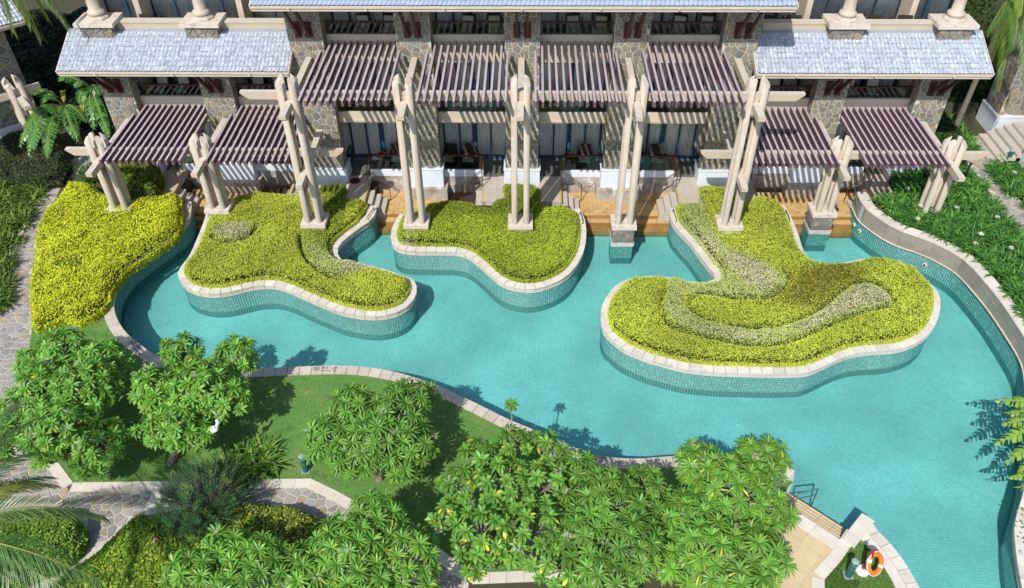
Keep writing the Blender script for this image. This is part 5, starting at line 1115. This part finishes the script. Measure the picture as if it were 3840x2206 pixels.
# ------------------------------------------------------------------ oleander
OLE = leafmat('oleander_leaves', None, .25, .45, .1, .4)
def oleander():
    R = random.Random(5); c = W(500/.66, 1250/.66, 1.6); c = W(505/.66, 1245/.66, 1.9); root = thing('oleander_shrub', (c.x, c.y, LAND_Z), 'dark feathery oleander shrub at the bottom left with a few pink flowers', 'shrub')
    vs, fs, cs = [], [], []; st_ = MB()
    for i in range(480):
        a = R.uniform(0, 2*pi); z = R.uniform(-.3, 1); s_ = sqrt(max(0, 1-z*z)); r = R.uniform(.55, 1.08); p = Vector((c.x+s_*cos(a)*1.3*r, c.y+s_*sin(a)*1.45*r, 2.0+z*1.1*r))
        st_.tube([(c.x+R.uniform(-.1, .1), c.y+R.uniform(-.1, .1), LAND_Z), (c.x+(p.x-c.x)*.5, c.y+(p.y-c.y)*.5, (p.z+LAND_Z)/2+.2), tuple(p)], .012, 4, r1=.006)
        out = Vector((s_*cos(a), s_*sin(a), .7+z)).normalized(); g = R.uniform(.6, 1.3); col = (.045*g, .135*g, .04*g) if R.random() < .85 else (.16*g, .26*g, .06*g)
        for k in range(16):
            b_ = k*2.4; t_ = k/16; q = p-out*(.22*(1-t_)); e = .3+.9*t_; x = out.orthogonal().normalized(); y = out.cross(x); d = (x*cos(b_)+y*sin(b_))*cos(e)+out*sin(e)
            n = len(vs); l = .15*R.uniform(.8, 1.2); sd = d.cross(out).normalized()*.011; vs += [q, q+d*l*.5+sd, q+d*l, q+d*l*.5-sd]; fs.append((n, n+1, n+2, n+3)); cs += [col]*4
    me = mesh_mixed('foliage', [v-base(root) for v in vs], fs, cs, OLE); o = put('foliage', me, root, base(root)); o['kind'] = 'stuff'
    st_.build('stems', BARK, root)
    PK = leafmat('oleander_petals', (.70, .16, .38), .3, .6, .05)
    for u, v in ((385,1337),(560,1183),(500,1180)):
        p = W(u/.66, v/.66, 1.95); mb = MB()
        for k in range(8): a = k*.785; mb.add([p, p+Vector((cos(a)*.06, sin(a)*.06, .03)), p+Vector((cos(a+.5)*.09, sin(a+.5)*.09, .0)), p+Vector((cos(a+.9)*.05, sin(a+.9)*.05, .03))], [(0,1,2,3)])
        mb.build('flower', PK, root)
oleander()

# ------------------------------------------------------------------ palms
PALML = leafmat('palm_leaflets', None, .3, .38, .08, .5)
PTRUNK = mat('palm_trunk', (.22, .20, .17), .95, (.13, .12, .10), 4, bump=.7, stretch=(1, 1, 8))
def frond(root, p0, p1, sag, nl, ll, col, seed, wd=.035, hang=.3, name='frond', twist=0):
    """rachis from p0 to p1 bowed upward, paired leaflets"""
    R = random.Random(seed); p0 = Vector(p0); p1 = Vector(p1); vs, fs, cs = [], [], []; N_ = 26; ax = []
    for i in range(N_+1): t_ = i/N_; p = p0.lerp(p1, t_); p.z += sag*4*t_*(1-t_); ax.append(p)
    mb = MB(); mb.tube(ax, .028, 5, r1=.006)
    for v in mb.v: vs.append(Vector(v)); cs.append((.38, .40, .10))
    fs += mb.f
    for i in range(nl):
        t_ = .10+.90*i/nl; k = min(N_-1, int(t_*N_)); d = (ax[k+1]-ax[k]).normalized(); p = ax[k].lerp(ax[k+1], t_*N_-k); s_ = d.cross(Vector((0, 0, 1))).normalized(); u = s_.cross(d)
        env = sin(pi*min(1, .12+t_*.86))**.55 if t_ < .9 else .55
        for sd in (-1, 1):
            l = ll*env*R.uniform(.85, 1.1); dd = (s_*sd*.85+d*(.45+.5*t_)+u*R.uniform(-.1, .15)).normalized(); g = R.uniform(.75, 1.25); c = tuple(x*g for x in col); n = len(vs)
            m1 = p+dd*l*.5-Vector((0, 0, hang*l*.12)); m2 = p+dd*l-Vector((0, 0, hang*l*.55)); w_ = (dd.cross(Vector((0, 0, 1)))).normalized()*wd*.5
            vs += [p-w_*.6, p+w_*.6, m1+w_, m1-w_, m2]; cs += [c]*5; fs += [(n, n+1, n+2, n+3), (n+3, n+2, n+4)]
    me = mesh_mixed(name, [v-p0 for v in vs], fs, cs, PALML); return put(name, me, root, p0)
def Wo(u, v, z): return W(u/.66, v/.66, z)
cp = Wo(-130, 1330, 6.0); pr = thing('coconut_palm', (cp.x, cp.y, LAND_Z), 'coconut palm outside the left edge whose long fronds reach into the bottom left corner', 'palm')
mb = MB(); mb.tube([(cp.x-.3, cp.y-.2, LAND_Z), (cp.x-.1, cp.y, 3), tuple(cp)], .16, 10, r1=.12); mb.build('trunk', PTRUNK, pr)
G1 = (.09, .21, .045); G2 = (.20, .28, .06)
for i, (u, v, z, sg, c) in enumerate(((262,1278,4.6,.75,(.15,.25,.06)), (120,1180,4.6,.5,G1), (95,1120,4.8,.6,G1), (60,1050,4.8,.5,G1), (255,1440,4.3,.5,G1), (215,1340+150,4.2,.5,G1), (100,1500,4,.5,G1), (130,1200,5.0,.7,(.30,.32,.05)), (40,1000,5,.5,G1), (-300,1300,5,.5,G1), (-250,1100,5,.5,G1), (-200,1500,5,.5,G1))):
    frond(pr, cp, Wo(u, v, z), sg, 58, .62, c, 100+i)
cp = Vector((-19.6, 33.6, 10.6)); p_ = WY(-40/.66, -190/.66, 31.0); cp = Vector((p_.x, 31.0, p_.z)); pr = thing('palm_tree', (cp.x, cp.y, LAND_Z), 'palm whose drooping fronds hang into the top left corner', 'palm')
mb = MB(); mb.tube([(cp.x-9.5, cp.y+.3, LAND_Z), (cp.x-6.0, cp.y+.1, 5), tuple(cp)], .14, 10, r1=.10); mb.build('trunk', PTRUNK, pr)
for i, (u, v) in enumerate(((50,125),(90,92),(158,150),(120,95),(262,108),(-120,90),(-360,-90),(100,-400),(300,-280),(-160,-360),(30,60),(-30,90),(225,60),(180,70))):
    q = WY(u, v, 30.4+.1*i); frond(pr, cp, q, .5, 60, .5, (.24, .30, .05) if i % 2 else (.14, .22, .05), 200+i, hang=1.2)
cp = Vector((20.3, 34.0, 8.3)); pr = thing('palm_tree', (20.3, 34.2, 1.5), 'palm with drooping green fronds and brown husks beside the right wing roof', 'palm')
mb = MB(); mb.tube([(20.25, 34.3, 1.5), (20.28, 34.2, 5), tuple(cp)], .13, 10, r1=.11); mb.build('trunk', PTRUNK, pr)
for i, (u, v, Y) in enumerate(((3745,345,32.2),(3800,190,32.4),(3880,260,32.6),(3830,60,33.0),(3930,120,33.4),(3700,120,33.6),(3760,-30,35),(3900,-60,35.5),(3850,330,32.0),(3720,230,33.2))):
    q = WY(u, v, Y); frond(pr, cp, q, .55, 44, .55, (.11, .22, .05) if i % 3 else (.18, .27, .05), 300+i, hang=1.0)
HUSK = leafmat('dry_palm_husk', (.30, .20, .09), .1, .9, .1, .1)
for i in range(9):
    R = random.Random(i); a = R.uniform(0, 6.28); mb = MB(); mb.tube([cp+Vector((0, 0, -.1)), cp+Vector((cos(a)*.5, sin(a)*.5, .1)), cp+Vector((cos(a)*.9, sin(a)*.9, -.7-R.random()*.5))], .018, 5, r1=.004); mb.build('dry_stalk', HUSK, pr)

# ------------------------------------------------------------------ banana plants
BAN = leafmat('banana_leaf', None, .38, .35, .08, .5)
def banana_leaf(root, p0, p1, bow, wd, col, seed):
    R = random.Random(seed); p0 = Vector(p0); p1 = Vector(p1); N_ = 22; ax = []; vs, fs, cs = [], [], []
    for i in range(N_+1): t_ = i/N_; p = p0.lerp(p1, t_); p.z += bow*4*t_*(1-t_); ax.append(p)
    mb = MB(); mb.tube(ax, .03, 5, r1=.008)
    for v in mb.v: vs.append(Vector(v)+Vector((0, 0, .01))); cs.append((.42, .48, .12))
    fs += mb.f; torn = [R.random() < .4 for _ in range(N_)]
    for i in range(4, N_):
        t_ = (i-4)/(N_-4); d = (ax[i+1 if i < N_ else i]-ax[i]).normalized(); s_ = d.cross(Vector((0, 0, 1))).normalized(); up = s_.cross(d)
        w0 = wd*(sin(pi*min(1, .10+t_*.9))**.6); w1 = wd*(sin(pi*min(1, .10+min(1, t_+1/(N_-4))*.9))**.6)
        for sd in (-1, 1):
            g = R.uniform(.85, 1.15); c = tuple(x*g for x in col); sk = d*.10; dr = R.uniform(.15, .45); gap = .34 if torn[i-1] else .05; n = len(vs); a, b_ = ax[i], ax[i+1] if i < N_ else ax[i]
            e0 = a+s_*sd*w0+sk-Vector((0, 0, w0*dr))+d*gap*.4; e1 = b_+s_*sd*w1+sk-Vector((0, 0, w1*dr))-d*gap*.4
            vs += [a, b_, b_.lerp(e1, .5)+up*.03, a.lerp(e0, .5)+up*.03, e1, e0]; cs += [c, c, c, c, tuple(x*.9 for x in c), tuple(x*.9 for x in c)]; fs += [(n, n+1, n+2, n+3), (n+3, n+2, n+4, n+5)]
    me = mesh_mixed('leaf', [v-p0 for v in vs], fs, cs, BAN); return put('leaf', me, root, p0)
def Fp(a, b_, z): return W(a/1.98, b_/1.98, z)
b0 = Fp(500, 900, 1.5); br_ = thing('banana_plant', (b0.x, b0.y, LAND_Z), 'banana plant with long torn arching leaves at the left, in front of the dark gap', 'banana plant')
STEMB = mat('banana_stem', (.20, .22, .08), .7, (.14, .12, .05), 4)
c0 = Fp(485, 800, 3.0); mb = MB(); mb.tube([(c0.x+.1, c0.y, LAND_Z), tuple(c0)], .11, 9, r1=.06); mb.build('stem', STEMB, br_)
c1 = Fp(690, 680, 3.4); mb = MB(); mb.tube([(c1.x+.05, c1.y, LAND_Z), tuple(c1)], .11, 9, r1=.06); mb.build('stem', STEMB, br_)
BG = (.10, .27, .055)
for i, (o, a, b_, z, bow, w_) in enumerate(((c0,230,690,3.5,.45,.36),(c0,150,1090,2.5,.7,.38),(c0,215,1160,2.3,.7,.36),(c0,350,1170,2.2,.6,.34),(c0,575,1050,2.3,.5,.30),(c0,190,960,2.9,.6,.36),(c0,640,900,2.6,.4,.3),(c0,300,760,3.6,.5,.34),(c0,450,980,2.5,.5,.3),
      (c1,440,580,4.2,.35,.38),(c1,735,700,3.6,.4,.32),(c1,810,1020,2.4,.5,.28),(c1,700,960,2.4,.5,.3),(c1,590,760,3.3,.4,.34),(c1,560,640,4.1,.4,.3))):
    banana_leaf(br_, o, Fp(a, b_, z), bow, w_, BG, i)
banana_leaf(br_, c1, Fp(590, 930, 2.4), .4, .15, (.36, .38, .05), 77); banana_leaf(br_, c0, Fp(470, 680, 3.6), .2, .12, (.34, .30, .05), 78)
bc = Vector((17.6, 16.6, 2.7)); b2 = thing('banana_plant', (bc.x, bc.y, .98), 'banana plant at the right edge with bright leaves reaching over the pool', 'banana plant')
mb = MB(); mb.tube([(bc.x, bc.y, .9), tuple(bc)], .12, 9, r1=.07); mb.build('stem', STEMB, b2)
for i, (a, b_, z, bow) in enumerate(((2335,65,2.6,.12),(2412,160,2.5,.15),(2383,238,2.6,.1),(2325,382,2.5,.2),(2400,525,2.3,.25),(2500,600,2.0,.2),(2750,-200,2.6,.3),(3400,100,2.6,.3),(3300,600,2.2,.3))):
    banana_leaf(b2, bc, W(2560+a/1.98, 1471+b_/1.98, z), bow, .27, (.26, .44, .06), 40+i)
bc3 = Vector((16.9, 14.6, 2.2)); b3 = thing('banana_plant', (bc3.x, bc3.y, .98), 'small banana plant low at the right edge, two leaf tips over the dark wall', 'banana plant')
mb = MB(); mb.tube([(bc3.x, bc3.y, .9), tuple(bc3)], .08, 9, r1=.05); mb.build('stem', STEMB, b3)
for i, (a, b_, z) in enumerate(((2435,635,2.2),(2485,712,2.1),(3200,500,2.2),(3100,900,2.0))): banana_leaf(b3, bc3, W(2560+a/1.98, 1471+b_/1.98, z), .12, .20, (.26, .44, .06), 60+i)
# creepers on the right-hand coping
CREEP = leafmat('creeper_leaf', (.14, .22, .05))
for i, (a, b_) in enumerate(((2525,900),(2520,1010),(2530,1150),(2515,960),(2530,1080))):
    p = W(2560+a/1.98, 1471+b_/1.98, 1.06); R = random.Random(i); mb = MB()
    for k in range(14):
        q = p+Vector((R.uniform(-.15, .5), R.uniform(-.2, .2), R.uniform(0, .05))); a_ = R.uniform(0, 6.28); mb.add([q, q+Vector((cos(a_)*.06, sin(a_)*.06, .03)), q+Vector((cos(a_+.6)*.09, sin(a_+.6)*.09, .01)), q+Vector((cos(a_+1)*.05, sin(a_+1)*.05, .03))], [(0,1,2,3)])
    tag(mb.build('creeper', CREEP), ('topmost', 'third', 'lowest', 'second', 'fourth')[i]+' from the top of the creeper sprigs on the right edge coping', 'creeper', 'creepers on the right coping')

# ------------------------------------------------------------------ garden objects
GREENP = mat('green_bollard_paint', (.035, .13, .115), .45, (.03, .10, .09), 3); GREYC = mat('bollard_cap', (.28, .38, .38), .6)
def bollard(x, y, z, label):
    b_ = thing('bollard_light', (x, y, z), label, 'bollard', 'green bollard lights on the lawns')
    mb = MB(); mb.box((x-.13, y-.13, z), (x+.13, y+.13, z+.025)); mb.build('base_plate', GREYC, b_)
    mb = MB(); mb.lathe((x, y, z+.025), [(.095, 0), (.095, .42), (.085, .43), (.085, .47), (.095, .48), (.095, .56)], 18); mb.build('body', GREENP, b_)
    mb = MB()
    for k in range(3): mb.lathe((x, y, z+.60+k*.05), [(.10, 0), (.10, .02), (.085, .03)], 18)
    mb.lathe((x, y, z+.585), [(.07, 0), (.07, .16)], 12); mb.build('louvre_head', GREENP, b_)
    mb = MB(); mb.lathe((x, y, z+.75), [(.105, 0), (.105, .025), (.06, .055)], 18); mb.build('cap', GREYC, b_)
    return b_
for (o, a, b_), lab in (((B1, 2272, 585), 'green bollard light on the lawn beside the round frangipani tree'), ((B1, 695, 605), 'green bollard light half hidden by leaves near the kerb at the left'), ((B3, 1228, 1362), 'green bollard light next to the orange life ring'), ((F3, 2400, 1225), 'green bollard light in the lilies by the white wall at the right edge')):
    p = W(o[0]+a/o[2], o[1]+b_/o[2], 1.0 if o is not F3 else 1.5); bollard(p.x, p.y, p.z, lab)
# life ring on a red post with a white foot
ORANGE = mat('life_ring_orange', (.80, .20, .02), .5, (.72, .17, .02), 4); WHITE = mat('white_enamel', (.78, .78, .76), .5); REDW = mat('red_brown_post', (.28, .055, .04), .55, (.22, .04, .03), 5)
pb_ = W(2560+1330/1.98, 1471+1330/1.98, 1.0); ls = thing('life_ring_stand', (pb_.x, pb_.y, 1.0), 'red-brown post in a white foot with a peg for the life ring', 'stand')
mb = MB(); mb.lathe((pb_.x, pb_.y, 1.0), [(.19, 0), (.19, .08), (.13, .15), (.10, .16)], 10); mb.build('foot', WHITE, ls)
mb = MB(); mb.box((pb_.x-.045, pb_.y-.03, 1.05), (pb_.x+.045, pb_.y+.03, 2.12)); mb.build('post', REDW, ls)
mb = MB(); mb.box((pb_.x-.02, pb_.y-.16, 1.95), (pb_.x+.02, pb_.y-.03, 1.99)); mb.build('peg', REDW, ls)
rc = Vector((pb_.x+.13, pb_.y-.14, 1.66)); ring = thing('life_ring', tuple(rc), 'orange life ring with white bands and rope hanging on the red-brown post', 'life ring')
def torus(c, R0, r0, a0, a1, n, m_, axis):
    mb = MB(); x = axis.orthogonal().normalized(); y = axis.cross(x); pts = [c+x*cos(a)*R0+y*sin(a)*R0 for a in np.linspace(a0, a1, n)]; mb.tube(pts, r0, 12); return mb
axr = Vector((.55, -.80, .62)).normalized()
for k in range(4):
    a0 = k*pi/2+.12; torus(rc, .26, .068, a0+.14, a0+pi/2-.14, 12, 12, axr).build('orange_segment', ORANGE, ring, smooth=True); (torus(rc, .26, .072, a0-.16, a0+.16, 5, 12, axr).build('white_band', WHITE, ring, smooth=True) if k in (1, 3) else torus(rc, .26, .068, a0-.16, a0+.16, 5, 12, axr).build('orange_segment', ORANGE, ring, smooth=True))
torus(rc+axr*.02, .34, .012, 0, 2*pi, 40, 6, axr).build('rope', WHITE, ring)
# garden lamp
lp = Wo(560, 1100, LAND_Z); lx, ly = -9.22, 15.15; la = thing('garden_lamp', (lx, ly, LAND_Z), 'garden lamp with a white shade on a thin black post beside the frangipani tree', 'lamp')
mb = MB(); mb.tube([(lx, ly, LAND_Z), (lx, ly, 3.02)], .03, 8); mb.build('post', DARKMET, la)
mb = MB(); mb.lathe((lx-.04, ly-.02, 2.98), [(.12, 0), (.11, .03), (.06, .08), (.04, .13)], 14); mb.build('shade', WHITE, la)
mb = MB(); mb.tube([(lx, ly, 3.0), (lx+.05, ly+.12, 3.1), (lx+.02, ly+.2, 3.17)], .05, 8); mb.build('arm', WHITE, la)
for (o, a, b_, z, h, lab) in ((F1, 85, 1370, 1.0, 1.5, 'dark thin lamp post in the strap-leaved bed at the left edge'), (F3, 2060, 1400, 1.5, 1.25, 'black lamp post in the lily bed beside the short column group at the right')):
    p = W(o[0]+a/o[2], o[1]+b_/o[2], z); q = thing('lamp_post', tuple(p), lab, 'lamp post', 'dark lamp posts in the beds'); mb = MB(); mb.tube([p, p+Vector((0, 0, h))], .045, 9); mb.build('post', DARKMET, q); mb = MB(); mb.tube([p+Vector((0, 0, h)), p+Vector((.02, .0, h+.05))], .07, 9); mb.build('cap', DARKMET, q)
rm = W(1000+1310/3.956, 550+500/3.956, 1.25); mb = MB(); mb.lathe((rm.x, rm.y, 1.215), [(.24, 0), (.24, .02)], 20); tag(mb.build('round_mat', mat('dark_red_mat', (.10, .012, .02), .9)), 'small round dark red mat on the landing right of the tall left column group', 'mat')
# depth markings cut into the coping: prohibition ring, "1.2M" and a line of small print
INK = mat('marking_paint', (.035, .03, .028), .8)
def marking(u, v, z, ang, wd, lab):
    p = W(u, v, z); g = thing('depth_marking', (p.x, p.y, z), lab, 'marking', 'no diving depth markings on the coping')
    def txt(s_, size, dx_, dy_):
        cu = bpy.data.curves.new('lettering', 'FONT'); cu.body = s_; cu.size = size; cu.align_x = 'LEFT'; o = bpy.data.objects.new('lettering', cu)
        COL.objects.link(o); dg = bpy.context.evaluated_depsgraph_get(); me = bpy.data.meshes.new_from_object(o.evaluated_get(dg)); COL.objects.unlink(o); bpy.data.objects.remove(o)
        me.materials.clear(); me.materials.append(INK); w_ = put('lettering', me, g, (p.x+dx_*cos(ang)-dy_*sin(ang), p.y+dx_*sin(ang)+dy_*cos(ang), z+.003), (0, 0, ang))
    txt('水深 1.2M', .13, .16, .01); txt('No Diving 1.2M', .085, .16, -.11)
    mb = MB(); n = 18; c = Vector((p.x, p.y, z+.003)); vs = [c+Vector((cos(2*pi*i/n)*r, sin(2*pi*i/n)*r, 0)) for r in (.085, .105) for i in range(n)]; mb.add(vs, [(i, (i+1) % n, n+(i+1) % n, n+i) for i in range(n)])
    mb.add([c+Vector((-.075, .055, .001)), c+Vector((-.06, .07, .001)), c+Vector((.075, -.055, .001)), c+Vector((.06, -.07, .001))], [(0,1,2,3)]); mb.add([c+Vector((-.03,-.05,.001)), c+Vector((-.01,-.05,.001)), c+Vector((.03,.05,.001)), c+Vector((.0,.05,.001))], [(0,1,2,3)]); mb.build('no_diving_symbol', INK, g)
marking(0+2350/1.98, 735+1283/1.98, 1.056, radians(-1), 1, 'no diving marking on the coping above the lawn, below the left planter island')
marking(1280+1795/1.98, 1471+450/1.98, 1.056, radians(-22), 1, 'no diving marking on the coping between the two frangipani trees by the pool')
marking(0+985/1.98, 735+1095/1.98, 1.056, radians(-42), 1, 'no diving marking on the coping behind the frangipani tree by the pool at the left')
marking(0+838/1.98, 735+640/1.98, 1.056, radians(-84), 1, 'no diving marking on the curved coping at the far left bend')
marking(1280+510/1.98, 735+1360/1.98, 1.056, radians(-25), 1, 'no diving marking on the coping behind the round frangipani tree on the lawn')

# ------------------------------------------------------------------ chairs and tables
def armchair(back=True):
    c = thing('armchair', (0, 0, 0), 'x', 'chair', 'wicker armchairs on the terraces and balconies')
    mb = MB(); mb.box((-.31, -.30, .12), (.31, .28, .36)); mb.build('seat', WICKER, c)
    mb = MB(); mb.add([(-.31, .22, .12), (.31, .22, .12), (.31, .30, .12), (-.31, .30, .12), (-.29, .32, .92), (.29, .32, .92), (.29, .40, .92), (-.29, .40, .92)], [(0,3,2,1),(4,5,6,7),(0,1,5,4),(1,2,6,5),(2,3,7,6),(3,0,4,7)]); mb.build('backrest', WICKER, c)
    for s_ in (-1, 1): mb = MB(); mb.box((s_*.31-.04, -.30, .12), (s_*.31+.04, .28, .60)); mb.build('armrest', WICKER, c)
    mb = MB(); mb.box((-.26, -.31, .36), (.26, .20, .46)); mb.build('seat_cushion', CUSH, c)
    if back: mb = MB(); mb.add([(-.24, .14, .46), (.24, .14, .46), (.24, .22, .46), (-.24, .22, .46), (-.23, .22, .86), (.23, .22, .86), (.23, .31, .86), (-.23, .31, .86)], [(0,3,2,1),(4,5,6,7),(0,1,5,4),(1,2,6,5),(2,3,7,6),(3,0,4,7)]); mb.build('back_cushion', CUSH, c)
    for sx in (-1, 1):
        for sy in (-1, 1): mb = MB(); mb.box((sx*.27-.02, sy*.25-.02, 0), (sx*.27+.02, sy*.25+.02, .12)); mb.build('leg', DARKMET, c)
    return c
protos = {True: [armchair(True), True], False: [armchair(False), True]}
def chair(x, y, z, rot, label, back=True):
    k = z > 2; proto, fresh = protos[k]
    if fresh: r = proto; protos[k][1] = False
    else:
        r = proto.copy(); COL.objects.link(r)
        for ch in list(proto.children): c = ch.copy(); COL.objects.link(c); c.parent = r
    r.location = (x, y, z); r.rotation_euler = (0, 0, rot); r['label'] = label
for i, (a, b_) in enumerate(bays):
    for x, wh in ((a+1.35, 'left'), (b_-.45, 'right')): chair(x, 32.25, 7.45, random.uniform(-.25, .25), '%s cushioned armchair behind the top balcony glass of the %s central bay' % (wh, ordn[i]))
    gl_ = cen[i] in ('T1', 'T3', 'T5'); xs = (b_-.75,) if gl_ else (a+1.15, a+.15 if False else a+.25)
    for x in xs: chair(x, 32.35, TERR_Z, random.uniform(-.2, .2), 'brown wicker armchair on the ground terrace of the %s central bay%s' % (ordn[i], '' if len(xs) == 1 else (', nearer its middle' if x > a+.8 else ', against the left pier')))
    cx_ = (a+b_)/2; tb = thing('side_table', (cx_, 32.4, TERR_Z), 'small round dark table on the ground terrace of the %s central bay' % ordn[i], 'table', 'small terrace tables')
    mb = MB(); mb.lathe((cx_, 32.4, TERR_Z+.48), [(.26, 0), (.26, .03)], 18); mb.build('table_top', MAROON, tb); mb = MB(); mb.lathe((cx_, 32.4, TERR_Z), [(.16, 0), (.03, .03), (.03, .48)], 10); mb.build('pedestal', DARKMET, tb)
for (a, b_, nm) in ((-16.97, -14.01, 'left bay of the left wing'), (-12.65, -9.7, 'right bay of the left wing'), (9.2, 12.12, 'left bay of the right wing'), (13.48, 16.42, 'right bay of the right wing')):
    for x, wh in ((a+.65, 'left'), (a+1.6, 'right')): chair(x, 32.75, 4.45, random.uniform(-.2, .2), '%s cushioned armchair on the upper balcony of the %s' % (wh, nm))
for x, nm in ((-15.9, 'left wing, left of the second roof pillar'), (9.7, 'right wing, leftmost'), (10.9, 'right wing, left of the first roof pillar'), (14.2, 'right wing, between the roof pillars'), (15.4, 'right wing, by the last roof pillar')):
    chair(x, 32.85, 7.45, pi+random.uniform(-.15, .15), 'cushioned armchair showing above the parapet of the '+nm)

# ------------------------------------------------------------------ neighbouring buildings
def neighbour_left():
    P0 = Vector((-24.2, 35.5, .98)); rz = radians(43); root = thing('hotel_block', tuple(P0), 'neighbouring stone building cut by the left edge, with its own tiled roof corner', 'hotel building')
    loc0 = P0
    def part(mb, name, m_, parent=root, smooth=False):
        return mb.build(name, m_, parent, smooth)
    P = lambda x, y, z: (P0.x+x, P0.y+y, P0.z+z)
    mb = MB(); mb.box(P(-8, .03, -.4), P(-.03, 7, 6.3)); wl = part(mb, 'wall', MORTAR)
    stone_face(wl, P(-2.6, .03, 0), (1,0,0), (0,0,1), 2.57, 6.1, .32, 301); stone_face(wl, P(-.03, .03, 0), (0,1,0), (0,0,1), 2.0, 6.1, .32, 302)
    mb = MB(); mb.box(P(-9, 2.3, 6.0), P(-.2, 8, 10.5)); part(mb, 'added_shade_block', FASCIA)  # upper block added to cast shade into the gap beside the building
    mb = MB(); mb.box(P(-2.7, -.08, 0), P(.08, 2, .95)); part(mb, 'wall_base', WHITEP)
    roof(root, P0.x-9, P0.x+.75, P0.y-1.35, P0.z+6.05, P0.y+2.2, .45, .17, .26, ROOF_W, parts=150, seed=12)
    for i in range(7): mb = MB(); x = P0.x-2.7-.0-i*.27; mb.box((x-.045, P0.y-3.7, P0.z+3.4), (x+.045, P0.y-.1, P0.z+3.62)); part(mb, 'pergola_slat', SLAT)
    root.rotation_euler = (0, 0, rz)
    return root
neighbour_left()
g = column_group(-23.35, 33.25, 5.02, 4.25, (31.85, 36.1), 'short cream column group of the neighbouring building at the left edge', slab_z=1.2); g.rotation_euler = (0, 0, radians(43))
bm_ = MB(); bm_.box((-26.8, 33.15, 4.2), (-22.3, 33.35, 4.5)); o = bm_.build('pergola_beam', BEAM, loc=(-23.35, 33.25, 4.2)); o.rotation_euler = (0, 0, radians(43)); tag(o, 'short cream beam crossing the column group at the left edge', 'beam', 'long cream pergola beams')
nr_ = thing('hotel_block', (22.4, 34.8, 1.5), 'neighbouring stone building cut by the right edge, with white wall bases beside the garden steps', 'hotel building')
for (x0, y0, x1, y1, sd) in ((22.4, 34.85, 26, 36.3, 401), (22.5, 29.6, 26, 31.9, 402)):
    mb = MB(); mb.box((x0, y0, 1.4), (x1, y1, 9.5)); wl = mb.build('wall', MORTAR, nr_); stone_face(wl, (x0, y0, 2.5), (1,0,0), (0,0,1), 1.6, 6.0, .34, sd); stone_face(wl, (x0, min(y1, y0+2.3), 2.5), (0,-1,0), (0,0,1), min(y1, y0+2.3)-y0, 6.0, .34, sd+5)
    mb = MB(); mb.box((x0-.10, y0-.10, 1.4), (x1, y1+.1, 2.5)); mb.box((x0-.12, y0-.12, 2.42), (x1, y1+.1, 2.52)); mb.build('wall_base', WHITEP, nr_)
